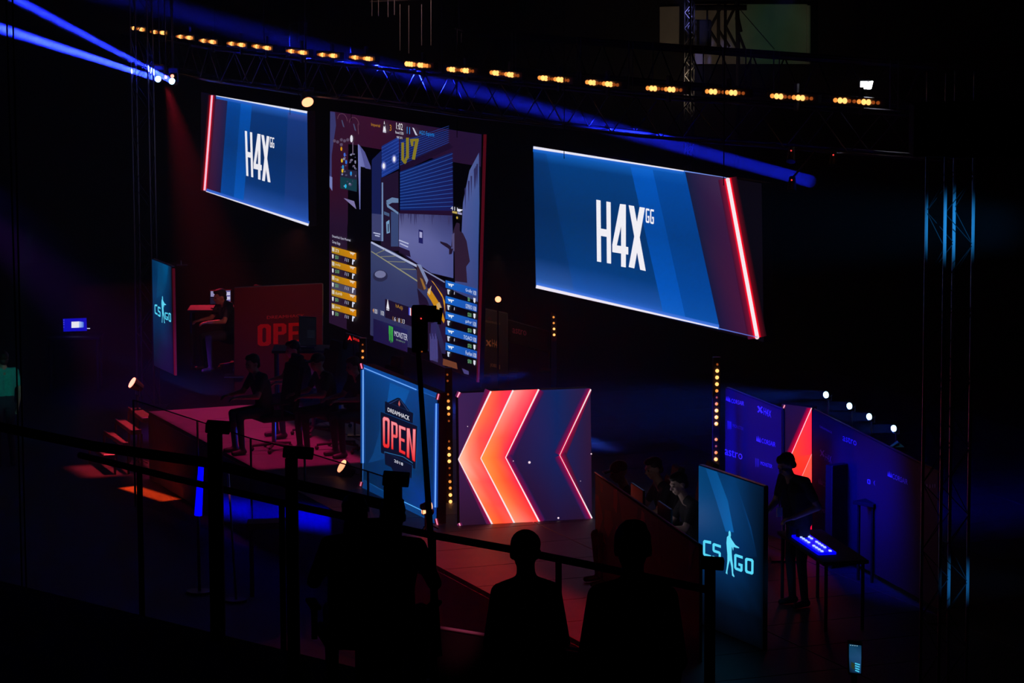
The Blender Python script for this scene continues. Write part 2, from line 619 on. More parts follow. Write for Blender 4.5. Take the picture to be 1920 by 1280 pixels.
h4x(c, ((1118, 374.2), (1145, 379), (1145.8, 494.2), (1119.3, 490)), ((1148, 380.5), (1178, 384), (1178, 502), (1148, 497)), ((1178.7, 384.5), (1209.3, 389.5), (1210.8, 508), (1178.7, 500.5)), ((1210.7, 390), (1217.6, 391.5), (1217.6, 418.5), (1210.7, 417)), ((1219, 391.6), (1226, 393), (1226, 420.5), (1219, 418.8)), WHITE)
c.build('display', LED, r)

# left screen
q = ((377, 173), (576, 209), (579, 423), (376, 357))
a, b, cc, d = quad_plane(q, zt=ZT)
r = thing('led_screen', 'smaller blue screen with white lettering and a red line down its far end', 'screen', (a + b + cc + d) / 4, 'hanging screens above the stage')
n = panel_body(r, a, b, cc, d, .12, grow=.02)
hang(r, a, b)
c = Canvas(a, n)
c.poly(q, (9, 6, 14))
BL = lambda x: 358 + (x - 383) * .3285
TP = lambda x: 177.5 + (x - 397) * .179
for x0, x1, y0, y1, col, top, bot in ((427, 452, 413, 438, (6, 66, 148), (12, 86, 180), (14, 78, 170)), (452, 473, 438, 456, (5, 82, 180), (20, 110, 215), (18, 100, 205)), (473, 540, 456, 532, (10, 55, 122), (40, 105, 205), (60, 110, 215)), (540, 576, 532, 578.5, (24, 58, 128), (70, 95, 185), (50, 105, 215))):
    c.band((x0, TP(x0)), (x1, TP(x1)), (y0, BL(y0)), (y1, BL(y1)), st4(col, top, bot))
c.band((397, TP(397)), (427, TP(427)), (383, BL(383)), (413, BL(413)), [(0, (70, 34, 70), (30, 34, 80)), (1, (70, 20, 50), (30, 24, 66))])
c.line((397.5, 178.5), (383.5, 357), 3.4, 3.6, (255, 205, 230), (255, 14, 36), (10, 6, 14), 6, (50, 16, 44))
c.line((405, 179.5), (576, 210.5), 1.2, 4.2, (235, 240, 255), (70, 125, 235), (34, 92, 190), 5, sides=(1,))
c.line((386, 358.5), (578.5, 421.5), 1.2, 4.6, (240, 240, 255), (90, 130, 240), (44, 98, 205), 5, sides=(-1,))
h4x(c, ((459, 245), (472.8, 248.2), (474.9, 332.6), (461.8, 329.4)), ((475.5, 249), (490.7, 252), (490.7, 337.5), (475.5, 334)), ((489.9, 252.4), (505.2, 255.8), (507.2, 342), (491.3, 338.5)), ((506, 256.4), (509.6, 257.2), (509.8, 277), (506.1, 276)), ((510.3, 257.4), (514, 258.2), (514.2, 278), (510.5, 277)), WHITE)
c.build('display', LED, r)

# middle game screen
q = ((619, 208), (903, 252), (893, 712), (617, 605))
a, b, cc, d = quad_plane(q, zt=ZT)
r = thing('led_screen', 'tall middle screen showing a grey street game with yellow and blue score bars', 'screen', (a + b + cc + d) / 4, 'hanging screens above the stage')
n = panel_body(r, a, b, cc, d, .12)
hang(r, a, b)
bm = bmesh.new()
e1, e2 = D(909.5, 252, b.y - .05), D(896, 716, b.y - .05)
cyl(bm, e1, e2, .022, seg=8)
obj('edge_light', bm, mat('edge_red', (.1, 0, 0), .4, emit=lin((72, 8, 20)), strength=1, sample=False), r, 'thin dim red light strip')
c = Canvas(a, n)
c.poly(q, (36, 17, 44))
c.grid([[(619, 208), (700, 220.5), (790, 234.5), (903, 252)], [(618, 340), (700, 345), (790, 350), (901, 350)], [(618, 420), (697, 425), (790, 430), (899, 440)]], [[(52, 20, 46), (56, 16, 42), (38, 16, 46), (34, 18, 52)], [(52, 14, 36), (48, 14, 38), (34, 15, 44), (38, 18, 50)], [(38, 18, 46), (36, 18, 46), (34, 18, 48), (38, 22, 56)]])
c.poly(((619, 209), (628, 210), (630, 235), (622, 290), (622, 345), (618, 352)), (58, 58, 112))
c.poly(((618, 330), (623, 332), (623, 358), (618, 350)), (120, 130, 190))
for cx, cy in ((642, 225), (664, 232)):
    for k in range(9):
        t0, t1 = math.pi * (1 + k / 9), math.pi * (1 + (k + 1) / 9)
        c.line((cx + 9 * math.cos(t0), cy + 12 * math.sin(t0) + 2 * math.cos(t0)), (cx + 9 * math.cos(t1), cy + 12 * math.sin(t1) + 2 * math.cos(t1)), .7, .7, (110, 70, 90))
    c.poly(((cx - 2, cy), (cx, cy), (cx + 4, cy + 14), (cx + 1, cy + 12)), (70, 75, 110))
c.line((671, 232), (672, 252), .8, .8, (110, 70, 90))
# lit wall corner on the left
c.grid([[(671, 270), (674, 272)], [(672, 330), (690, 312)], [(674, 392), (697, 402)]], [[(120, 125, 190), (110, 115, 180)], [(125, 130, 195), (95, 98, 165)], [(110, 115, 180), (90, 92, 155)]])
c.poly(((674, 272), (684, 285), (695, 312), (697, 400), (690, 398), (686, 320)), (84, 86, 150))
c.line((685, 350), (685, 370), 1.6, 1.6, (150, 150, 205))
c.line((689.5, 353), (689.5, 373), 1.6, 1.6, (150, 150, 205))
c.poly(((644, 371), (664, 377), (668, 392)), (128, 120, 170))
# minimap
c.poly(((638, 316), (670, 320), (669, 360), (638, 352)), (36, 32, 56))
c.poly(((638, 331), (669, 337), (669, 359), (638, 353)), (20, 58, 70))
random.seed(3)
for k in range(34):
    x, y = random.uniform(640, 667), random.uniform(286, 351)
    c.ell((x, y), random.uniform(1, 2.6), random.uniform(1, 2.4), random.choice([(110, 100, 130), (80, 78, 110), (140, 140, 170), (60, 60, 90)]), 6)
for x, y in ((627, 264), (633, 266), (640, 262), (646, 264), (652, 262), (640, 271)):
    c.ell((x, y), 3, 3.2, (92, 74, 100), 7)
for x, y, cl in ((640, 279, (220, 150, 20)), (641, 301, (225, 190, 40)), (642, 320, (230, 190, 30)), (643, 313, (40, 150, 220)), (649, 304, (50, 120, 230)), (646, 290, (70, 110, 220)), (658, 325, (40, 150, 230)), (648, 349, (30, 190, 240))):
    c.ell((x, y), 1.8, 4, cl, 8)
c.ell((659, 260), 2.6, 7, (235, 235, 245), 10)
c.line((661.5, 266), (661.5, 290), 1, 1, (140, 120, 150))
# dark blue buildings and shutters
c.poly(((697, 300), (715, 282), (715, 402), (697, 402)), (22, 30, 82))
c.grid([[(715.5, 274), (748, 256)], [(715.5, 333), (748, 316)]], [[(24, 44, 120), (26, 52, 140)], [(30, 60, 150), (24, 50, 130)]])
for k in range(9):
    c.line((715.5, 278 + 6.4 * k), (748, 260 + 6.4 * k), .9, .9, (50, 84, 178))
c.grid([[(750, 262), (840, 244)], [(750, 312), (840, 270)]], [[(20, 38, 104), (20, 24, 70)], [(14, 26, 80), (30, 24, 70)]])
for k in range(10):
    c.line((750, 268 + 4.6 * k), (842, 236 + 3.8 * k), .9, .7, (40, 66, 150))
c.poly(((750, 310), (842, 268), (850, 276), (750, 324)), (28, 13, 42))
c.grid([[(750, 322), (848, 285)], [(750, 394), (850, 395)]], [[(16, 42, 112), (20, 26, 84)], [(12, 34, 100), (26, 26, 84)]])
for k in range(13):
    c.line((750, 325 + 5.4 * k), (849, 288 + 8.2 * k), 1.3, 1.0, (44, 82, 165))
for x, y in ((719.5, 311), (739, 298)):
    c.ell((x, y), 5, 9, (205, 205, 255), 12, (40, 70, 165))
    c.ell((x, y), 2.2, 5, (250, 250, 255), 10)
YG = (136, 122, 34)
c.line((755, 267), (755, 300), 5, 5, YG)
c.line((754, 298), (761, 306), 5, 5, YG)
c.line((758, 306), (764, 292), 5, 5, YG)
c.line((764, 297), (764, 258), 5.5, 5.5, YG)
c.line((769, 263), (785, 262), 5, 5, YG)
c.line((772, 264), (773, 274), 6, 4, YG)
c.line((782, 262), (775, 299), 6, 6, YG)
# concrete walls
c.grid([[(748, 399), (800, 401), (848, 403)], [(748, 440), (800, 450), (850, 470)], [(748, 470), (800, 508), (850, 545)]], [[(78, 80, 128), (70, 72, 122), (52, 52, 104)], [(104, 108, 165), (98, 102, 162), (80, 88, 150)], [(92, 96, 156), (84, 90, 150), (70, 80, 142)]])
random.seed(5)
for k in range(24):
    x = random.uniform(749, 845)
    c.poly(((x, 400), (x + random.uniform(1, 4), 400), (x + 1.4, random.uniform(408, 428))), (58, 56, 102))
c.grid([[(880, 320), (898, 286)], [(868, 380), (899, 380)], [(864, 470), (897, 470)], [(850, 545), (896, 566)]], [[(84, 96, 155), (74, 90, 150)], [(80, 92, 155), (62, 86, 150)], [(74, 84, 146), (56, 78, 142)], [(60, 68, 125), (50, 66, 124)]])
for k in range(10):
    x = random.uniform(868, 895)
    c.poly(((x, 300 + (897 - x) * 2), (x + 3, 300 + (897 - x) * 2), (x + 1.5, 340 + (897 - x) * 2)), (46, 44, 90))
c.poly(((749, 394), (850, 395), (849, 404), (749, 400)), (34, 14, 44))
c.poly(((785, 430), (793, 432), (793, 457), (785, 455)), (30, 30, 96))
c.poly(((786.5, 434), (791.5, 435.5), (791.5, 446), (786.5, 445)), (170, 170, 215))
# door recess
c.poly(((714, 334), (747, 320), (748, 470), (714, 470)), (32, 18, 44))
c.poly(((697, 400), (716, 402), (716, 452), (697, 450)), (62, 66, 112))
c.poly(((733, 396), (747, 400), (747, 462), (733, 462)), (56, 72, 118))
c.line((717, 342), (717, 452), 2.6, 3.2, (112, 140, 185))
c.poly(((724, 376), (735, 370), (747, 372), (747, 380), (735, 380), (728, 384)), (104, 132, 172))
c.poly(((724, 378), (728, 384), (747, 398), (747, 402), (726, 388)), (110, 140, 180))
c.poly(((720, 396), (730, 400), (730, 406), (720, 402)), (70, 92, 130))
c.poly(((724, 416), (730, 412), (731, 436), (725, 438)), (120, 160, 200))
c.poly(((727, 420), (729, 419), (729, 434), (727, 435)), (40, 40, 70))
for p in (((700, 436), (713, 439)), ((703, 441), (712, 443)), ((748, 450), (766, 457)), ((750, 456), (765, 463))):
    c.line(*p, 2.2, 2.2, (185, 190, 225))
c.poly(((748, 462), (768, 470), (770, 482), (748, 474)), (34, 20, 52))
# street
c.grid([[(695, 452), (740, 473), (790, 505)], [(695, 520), (750, 540), (808, 560)], [(694, 628), (760, 650), (838, 664)]], [[(62, 72, 112), (66, 76, 118), (56, 64, 108)], [(50, 60, 104), (52, 60, 104), (46, 52, 98)], [(44, 46, 86), (42, 42, 84), (36, 32, 74)]])
c.poly(((790, 505), (838, 530), (838, 664), (808, 560)), (34, 20, 54))
c.poly(((748, 470), (838, 532), (838, 545), (780, 505)), (24, 14, 38))
c.line((696, 454), (782, 499), 3.4, 4, (178, 186, 220))
c.line((782, 499), (834, 529), 2.4, 2.4, (130, 138, 180))
c.line((696, 471), (783, 527), 1.6, 2.4, (150, 148, 120))
for p in (((704, 476), (722, 468)), ((714, 481), (742, 480)), ((727, 490), (760, 491)), ((749, 504), (780, 505))):
    c.line(*p, 1.2, 1.6, (128, 128, 112))
c.ell((713, 517), 14, 11, (40, 42, 74), 14)
c.ell((713, 514), 10.5, 7, (116, 120, 160), 14)
# figure and held rifle in the picture
DK = (34, 22, 44)
c.poly(((852, 426), (856, 417), (862, 419), (862, 433), (868, 437), (875, 452), (881, 490), (874, 500), (876, 530), (853, 527), (852, 470), (846, 462), (848, 440)), (44, 28, 50))
c.poly(((852, 436), (847, 440), (848, 466), (852, 472)), (86, 82, 126))
c.poly(((825, 452), (838, 456), (846, 462), (846, 470), (838, 464), (826, 456)), DK)
c.poly(((842, 466), (850, 466), (847, 476), (842, 477)), DK)
c.text('411', 845, 393, 858, 396, 7, (230, 232, 250))
c.poly(((857, 391), (868, 393), (862, 397), (858, 396)), (235, 235, 250))
c.poly(((848, 395), (857, 397), (857, 401), (848, 399)), (196, 170, 90))
c.poly(((858, 397), (866, 399), (866, 403), (858, 401)), (150, 150, 190))
c.ell((857, 408), 1.8, 2.6, (190, 160, 60), 8)
c.poly(((781, 495), (789, 496), (803, 525), (800, 533), (790, 530), (782, 505)), (126, 138, 180))
c.poly(((781, 495), (785, 500), (799, 530), (795, 545), (783, 540)), (60, 40, 52))
c.poly(((782, 540), (800, 560), (806, 575), (835, 690), (808, 678), (786, 570)), (30, 18, 44))
GOLD = (214, 152, 22)
c.poly(((787, 520), (792, 523), (799, 541), (795, 543)), (150, 104, 50))
c.grid([[(808, 525), (812, 528)], [(829, 552), (834, 565)], [(833, 577), (835, 590)]], [[GOLD, (235, 180, 50)], [GOLD, (240, 176, 40)], [(190, 120, 20), (200, 130, 20)]])
c.poly(((803, 540), (809, 545), (826, 572), (834, 600), (832, 606), (820, 585), (808, 563), (801, 552)), (205, 140, 24))
c.poly(((801, 548), (809, 535), (806, 553)), (215, 190, 140))
c.poly(((818, 570), (824, 566), (828, 576), (822, 582)), (206, 170, 110))
c.poly(((808, 606), (818, 604), (822, 672), (806, 676)), (44, 40, 92))
for k in range(9):
    x = 806 + k * 1.7
    c.line((x, 625 + (k % 3) * 5), (x + .6, 674 + k * .6), .7, .7, (92, 88, 160))
c.poly(((831, 672), (856, 680), (858, 692), (830, 684)), (112, 62, 40))
c.poly(((866, 690), (880, 696), (884, 704), (870, 700)), (70, 66, 124))
# score read-outs
c.text('Imperial', 696, 237.5, 712.5, 240.5, 7.5, (190, 128, 30))
c.poly(((718, 246), (720.5, 226), (724, 246.5)), (235, 235, 245))
c.ell((720.6, 235), 1.3, 3, (30, 14, 40), 8)
c.line((718, 247), (724, 248), 2, 2, (200, 200, 220))
c.text('3', 730.5, 245, 734, 245.5, 11.5, (196, 130, 30))
c.text('1:02', 743, 242, 755, 244.5, 12.5, (250, 250, 255))
c.text('Round 15/30', 741.5, 250, 756.5, 253, 5.2, (235, 235, 250))
c.text('MAP 2 OF 3', 744, 259, 754.5, 261, 4.2, (230, 230, 245))
c.text('11', 763, 250.5, 768.5, 251.5, 13, (40, 160, 250))
c.poly(((773, 239), (776, 240), (783, 254), (779, 253)), (205, 205, 225))
c.text('AGO Esports', 786, 254, 814, 258.5, 10, (24, 140, 235))
c.text('DreamHack Open Montreal', 623, 446, 657, 454, 6, (206, 206, 230))
c.text('Group Stage', 623, 457, 638, 461, 7, (206, 206, 230))
rifle = ((0, 0), (8, 1.9), (12, 2.6), (12, 4.4), (9, 4.4), (8, 8), (6.5, 7.4), (6, 4), (3, 6), (2, 3))


def gun(x, y, s=1.0, col=(235, 220, 200), flip=1):
    c.poly([(x + px * s * flip, y + (py * s if flip > 0 else py * s - px * s * .0)) for px, py in rifle], col)


for k in range(5):
    y = 461.3 + 26.6 * k
    if k == 2:
        c.poly(((621.5, y + 13), (667.5, y + 26), (667.2, y + 39), (621.5, y + 26)), (74, 70, 92))
    c.grid([[(621.8, y), (668, y + 12.8)], [(621.8, y + 12.4), (667.8, y + 25.6)]], [[(176, 134, 14), (222, 140, 10)], [(160, 124, 16), (214, 130, 8)]])
    c.poly(((622.5, y + 2), (627, y + 3.3), (627, y + 10.6), (622.5, y + 9.4)), (214, 206, 190))
    c.text(('zrx', 'zvuky', 'nak', 'dumb', 'jam')[k], 628.5, y + 10.6, 628.5 + (7, 10, 7, 13, 9)[k], y + 12.6 + k * .1, 6, (232, 224, 196))
    gun(655, y + 10.5, .9)
    c.poly(((622.6, y + 15), (625.6, y + 15.8), (625.4, y + 22), (624, y + 23.6), (622.8, y + 21)), (240, 240, 250))
    c.text(('$50', '$100', '$50', '$0', '$300')[k], 628.5, y + 24.5, 634.5 + (k == 1) * 1.5, y + 26, 7.5, (120, 190, 130))
    for j in range(3):
        c.line((647.5 + 3 * j, y + 22 + j), (646.8 + 3 * j, y + 28 + j), 1, 1, (170, 172, 200))
    c.poly(((660.5, y + 24.5), (665.5, y + 26), (664.8, y + 28.5), (663, y + 28.6), (662, y + 35), (660, y + 34)), (220, 224, 245))
names = ('Furlan', 'TOAO', 'phr', 'SZPERO', 'GruBy')[::-1]
for k in range(5):
    y = 525 + 29.2 * k
    c.grid([[(835.4, y), (894.6, y + 16.4)], [(835.2, y + 14), (894.2, y + 31)]], [[(18, 106, 205), (22, 80, 180)], [(12, 98, 200), (26, 74, 170)]])
    gun(839, y + 5.4, 1.0, (225, 235, 250))
    c.text(names[k], 873 - (k == 3) * 4, y + 22.8, 885, y + 26, 7.6, (222, 232, 250))
    c.text('100', 887, y + 27.5, 893, y + 29.2, 8.5, (225, 235, 250))
    c.poly(((838.5, y + 17), (844, y + 18.4), (843.4, y + 21), (842, y + 21), (842, y + 27), (839.5, y + 26.4)), (205, 215, 235))
    if k in (0, 1, 3):
        c.line((852, y + 22), (851.6, y + 27), 1.1, 1.1, (190, 200, 220))
    c.text(('$0', '$2200', '$50', '$700', '$700')[k], 877, y + 39.4, 884 - (k == 0) * 3, y + 41.5, 8.2, (126, 196, 140))
    c.poly(((887.6, y + 33), (891.6, y + 34.2), (891.2, y + 41), (889.5, y + 43), (887.8, y + 40)), (235, 238, 250))
c.poly(((722, 560), (772, 577), (772, 612), (722, 595)), (24, 14, 42))
c.poly(((724.4, 578), (727, 560), (730, 579.6)), (235, 235, 245))
c.line((724.6, 580), (729.6, 581.6), 2, 2, (215, 215, 230))
c.text('hAdji', 742, 578, 755, 583, 9, (176, 128, 40))
c.poly(((766, 576), (768.6, 576.8), (768.4, 591), (766, 590)), (60, 66, 200))
c.poly(((768.6, 576.8), (770.4, 577.3), (770.4, 591.6), (768.4, 591)), (240, 240, 250))
c.poly(((770.4, 577.3), (772.6, 578), (772.6, 592.4), (770.4, 591.6)), (210, 40, 50))
c.poly(((698.6, 581), (700, 578), (701.2, 582), (700, 586)), (200, 130, 70))
c.text('100', 701.4, 587, 707.4, 589, 9, (222, 224, 240))
c.text('100', 714, 590.5, 720, 592.5, 9, (222, 224, 240))
for s_, x, cl in (('K', 736, (150, 110, 60)), ('6', 739.3, (230, 230, 245)), ('A', 743.5, (150, 110, 60)), ('8', 747, (230, 230, 245)), ('D', 751.4, (150, 110, 60)), ('13', 754.4, (230, 230, 245))):
    c.text(s_, x, 600.5 + (x - 736) * .3, x + 2.6 + (s_ == '13') * 1.6, 601.4 + (x - 736) * .3, 8, cl)
c.grid([[(700, 597), (764, 618)], [(700, 638), (764, 660)]], [[(26, 22, 66), (34, 36, 96)], [(24, 20, 70), (36, 22, 70)]])
for x, y in ((730, 610), (732.8, 611), (735.6, 612.4)):
    c.poly(((x - .9, y), (x + 1.2, y + .8), (x + .8, y + 14), (x + 1.3, y + 26), (x - .2, y + 33 - abs(x - 732.8)), (x - .5, y + 18), (x - 1, y + 14)), (62, 190, 70))
c.text('MONSTER', 739.5, 629.5, 764, 639, 10, (210, 212, 235), 12)
c.text('ENERGY', 743, 638, 760, 643.6, 3, (120, 150, 130))
c.build('display', LEDN, r)

# ---------------------------------------------------------------- stage pods
# sign pod
q = ((680, 682), (820, 737), (818, 982), (679, 914))
a, b, cc, d = quad_plane(q, zb=1.0)
r = thing('led_pod', 'blue stage pod screen showing a badge with red letters, beside the arrow screen', 'screen', (d + cc) / 2, 'stage pod screens')
n = panel_body(r, a, b, cc, d, .12, grow=.005)
c = Canvas(a, n)
c.grid([[(680, 682), (750, 709), (820, 737)], [(680, 760), (750, 785), (819.5, 815)], [(679, 840), (750, 868), (819, 900)], [(679, 914), (750, 949), (818, 982)]], [[(8, 62, 130), (12, 72, 150), (8, 56, 120)], [(4, 44, 94), (7, 58, 118), (4, 40, 90)], [(3, 40, 84), (5, 54, 104), (3, 44, 92)], [(4, 46, 84), (4, 50, 110), (4, 56, 160)]])
c.poly(((731, 717), (768, 732), (754, 770), (726, 755)), (10, 84, 164))
c.poly(((726, 755), (754, 770), (720, 860), (690, 868), (700, 850)), (6, 62, 120))
c.poly(((680, 682), (820, 737), (819.5, 745), (680.5, 689)), (10, 72, 152))
c.poly(((679, 900), (818, 966), (818, 982), (679, 914)), (8, 64, 130))
c.line((681, 689), (781, 730.5), 1.4, 1.6, (120, 180, 255), (40, 110, 220), (8, 66, 140), 3)
c.line((781, 730.5), (817.6, 745), 1.2, .8, (40, 110, 200))
c.line((680.8, 693), (680.6, 868), 2, 1.8, (130, 190, 255), (40, 110, 230), (4, 48, 100), 4)
c.line((680.6, 868), (680, 905), 1.4, 1, (50, 110, 190))
c.line((818, 756), (816, 951), 2, 2.4, (120, 180, 255), (40, 110, 240), (4, 46, 120), 4)
c.line((683, 900), (752, 938), .8, 1.2, (30, 110, 180))
c.line((752, 938), (795, 958.5), 1.5, 1.6, (90, 180, 255))
NV = (8, 16, 42)
for pts in (((727, 754), (745, 745), (750, 746), (768, 769), (768, 778)), ((720.5, 751), (776, 774), (774.5, 798), (720.5, 775)), ((712, 770), (784, 798), (780, 881), (713, 849)), ((720.5, 846), (774, 872), (773, 897), (738, 887), (733, 876), (720.5, 870))):
    c.poly(pts, (10, 70, 130))
    mx, my = sum(p[0] for p in pts) / len(pts), sum(p[1] for p in pts) / len(pts)
    c.poly([(mx + (x - mx) * .965, my + (y - my) * .975) for x, y in pts], NV)
c.poly(((746.5, 757), (748.6, 750), (750.5, 758), (748.6, 762)), (190, 90, 90))
c.line((730, 757), (747, 748), 1.2, 1.2, (40, 60, 110))
c.line((750, 749), (766, 771), 1.2, 1.2, (40, 60, 110))
c.text('DREAMHACK', 727, 771, 767.6, 788.5, 7.4, (246, 246, 255), 8.6)
c.line((721, 847), (756, 856), .8, .8, (50, 130, 190))
c.line((756, 856), (774, 868), .8, .8, (50, 130, 190))
PK, RD = (255, 150, 160), (245, 40, 44)
for ch, tl, tr, br, bl in (('O', (717.2, 779.5), (731, 783.5), (730.4, 841), (717.8, 838)), ('P', (733.2, 788.6), (746, 793), (746, 845), (733.4, 842)), ('E', (747.6, 796), (760.8, 801), (760, 853), (748, 847.5)), ('N', (762.2, 801.5), (779.8, 804), (778.4, 866), (762.2, 856.5))):
    c.glyph(ch, tl, tr, br, bl, (150, 14, 20), .34, .13)
    sh = lambda p: (p[0] * .92 + .08 * (tl[0] + br[0]) / 2, p[1] * .97 + .03 * (tl[1] + br[1]) / 2)
    c.glyph(ch, sh(tl), sh(tr), sh(br), sh(bl), PK, .29, .10, RD)
c.text('2018', 739, 866, 755.6, 873, 5.4, (235, 235, 250))
for p in (((676.4, 681), (678.8, 691)), ((822.6, 738), (820, 749)), ((677.6, 903), (675.6, 911)), ((817.5, 972), (820.5, 985))):
    c.line(*p, 2.2, 2.2, (255, 150, 185), (225, 10, 50), (20, 8, 20), 3)
c.build('display', LED, r)

# arrow pod
q = ((859, 737), (1107, 727.5), (1110, 972), (862, 985))
a, b, cc, d = quad_plane(q, zb=1.0)
r = thing('led_pod', 'square stage pod screen filled with glowing red and orange arrow stripes', 'screen', (d + cc) / 2, 'stage pod screens')
n = panel_body(r, a, b, cc, d, .12, grow=.005)
c = Canvas(a, n)
c.grid([[(859, 737), (960, 733), (1045, 730), (1107, 727.5)], [(860.5, 860), (960, 858), (1045, 855), (1108.5, 850)], [(862, 985), (960, 980), (1045, 976), (1110, 972)]], [[(60, 34, 84), (44, 28, 80), (6, 38, 96), (48, 26, 62)], [(62, 30, 80), (38, 22, 64), (14, 34, 92), (44, 22, 54)], [(42, 18, 42), (34, 16, 44), (30, 18, 56), (40, 18, 44)]])


def P(x, y):
    return (850 + x / 4.57, 720 + y / 4.57)


L1 = (P(322, 60), P(43, 645), P(335, 1203))
L2 = (P(512, 52), P(235, 635), P(525, 1193))
L3 = (P(732, 44), P(448, 628), P(741, 1186))
R1 = (P(1178, 44), P(912, 608), P(1188, 1148))
mixp = lambda p, q, t: (p[0] + (q[0] - p[0]) * t, p[1] + (q[1] - p[1]) * t)


def stripe(A, B, ca):
    for h in (0, 1):
        rows, cols = [], []
        for i, t in enumerate((0, .35, .7, 1)):
            u, v = mixp(A[h], A[h + 1], t), mixp(B[h], B[h + 1], t)
            rows.append([u, mixp(u, v, .5), v])
            cols.append(ca[h][i])
        c.grid(rows, cols)


for L, bgl, bgr in ((L1, (58, 28, 74), None), (L3, None, (24, 24, 76)), (R1, (22, 26, 80), (42, 22, 54))):
    for h in (0, 1):
        c.line(L[h], L[h + 1], 2, 2, (255, 60, 110), (215, 0, 62), bgl if h == 1 else bgr, 11, bgr if h == 1 else bgl) if False else None
        p, qq = V(L[h]), V(L[h + 1])
        dd = (qq - p).normalized()
        nn = V((-dd.y, dd.x))
        if nn.x > 0:
            nn = -nn
        for s_, g in ((1, bgl), (-1, bgr)):
            if g is None:
                continue
            mid = tuple(x * .45 + y * .55 for x, y in zip((225, 0, 66), g))
            cl = lambda pt: (min(max(pt[0], 859.5), 1109), min(max(pt[1], 728), 984))
            c.grid([[cl(p), cl(qq)], [cl(p + nn * s_ * 4), cl(qq + nn * s_ * 4)], [cl(p + nn * s_ * 12), cl(qq + nn * s_ * 12)]], [[(230, 0, 66)] * 2, [mid] * 2, [g] * 2])
OR, PKR, PALE, HOT = (255, 120, 62), (255, 52, 84), (255, 206, 176), (255, 24, 74)
stripe(L1, L2, {0: [[(255, 112, 80), (255, 66, 76), (255, 50, 90)], [(255, 130, 80), (255, 96, 74), (255, 60, 84)], [(255, 150, 110), (255, 90, 80), (255, 60, 80)], [PALE, (255, 140, 116), (255, 92, 74)]], 1: [[PALE, (255, 140, 116), (255, 92, 74)], [(255, 150, 112), (255, 96, 84), (255, 62, 84)], [(255, 124, 70), (255, 86, 70), (255, 70, 84)], [(255, 120, 50), (255, 84, 52), (255, 96, 84)]]})
stripe(L2, L3, {0: [[(255, 170, 160), (255, 110, 116), (255, 44, 80)], [(255, 150, 130), (255, 100, 104), (255, 36, 80)], [(255, 140, 84), (255, 90, 74), (255, 26, 80)], [(255, 160, 74), (255, 120, 56), (255, 40, 78)]], 1: [[(255, 160, 74), (255, 120, 56), (255, 40, 78)], [(255, 140, 60), (255, 92, 54), (255, 26, 80)], [(255, 150, 84), (255, 96, 66), (255, 40, 66)], [(255, 160, 130), (255, 116, 106), (255, 56, 62)]]})
for L, wd in ((L1, 2.6), (L2, 2.4), (L3, 2.4), (R1, 2.0)):
    tip = .9 if L is R1 else 1.7
    c.line(L[0], L[1], wd + .6, tip, (255, 240, 245))
    c.line(L[1], L[2], tip, wd + .6, (255, 240, 245))
for x, y, s_ in ((652, 670, 2.4), (514, 658, .9), (900, 1146, 1.8), (1182, 597, 1.4), (122, 362, .8), (1090, 830, .7)):
    c.ell(P(x, y), s_, s_, (255, 226, 240), 10)
c.line(P(55, 68), P(34, 112), 3, 2, (255, 190, 215), (215, 0, 62), (58, 30, 78), 4)
c.line(P(50, 1190), P(60, 1218), 2, 2, (255, 190, 215), (215, 0, 62), (58, 30, 78), 4)
c.build('display', LED, r)

# second arrow pod, seen edge-on beside the standing man
q = ((1466, 757), (1522, 764), (1522, 1012), (1466, 1005))
a, b, cc, d = quad_plane(q, zb=1.0)
r = thing('led_pod', 'narrow slice of a red arrow screen behind the standing man', 'screen', (d + cc) / 2, 'stage pod screens')
n = panel_body(r, a, b, cc, d, .12)
c = Canvas(a, n)
c.grid([[q[0], q[1]], [(1466, 880), (1522, 886)], [q[3], q[2]]], [[(22, 14, 56), (40, 14, 60)], [(30, 14, 50), (60, 10, 50)], [(40, 14, 44), (40, 14, 44)]])
c.grid([[(1512, 764), (1521.5, 765)], [(1470, 858), (1480, 858)], [(1478, 905), (1481, 860)]], [[(70, 8, 60), (225, 0, 50)], [(60, 10, 50), (225, 0, 50)], [(60, 10, 50), (225, 0, 50)]])
c.poly(((1521.6, 765), (1481, 858), (1522, 948)), [(255, 40, 70), (255, 70, 40), (255, 40, 60)])
c.grid([[(1481, 858), (1522, 850)], [(1504, 892), (1522, 852)], [(1521.8, 938), (1522, 930)]], [[(255, 66, 30), (255, 10, 60)], [(255, 50, 40), (255, 60, 50)], [(255, 30, 60), (255, 50, 60)]])
c.poly(((1504, 892), (1522, 852), (1522, 938)), [(255, 84, 56), (255, 90, 70), (255, 60, 76)])
c.poly(((1481, 858), (1512, 926), (1504, 980), (1478, 905)), (40, 10, 40))
c.poly(((1481, 858), (1504, 892), (1522, 938), (1522, 1012), (1510, 1000), (1498, 960), (1492, 920)), [(255, 60, 30), (255, 40, 60), (240, 0, 90), (255, 20, 60), (230, 0, 80), (225, 0, 90), (240, 30, 60)])
c.line((1521.8, 764.5), (1481, 858), 1.8, 1.2, (255, 210, 225))
c.line((1522, 851), (1504, 892), 1, 1, (255, 170, 180))
c.line((1504, 892), (1522, 939), 1, 1.4, (255, 190, 200))
c.line((1511, 995), (1517, 1008), 1.6, 1.6, (255, 220, 235))
c.line((1471.4, 759), (1468.6, 766), 2.2, 1.6, (255, 190, 210), (190, 0, 40), (22, 12, 44), 3)
c.build('display', LED, r)

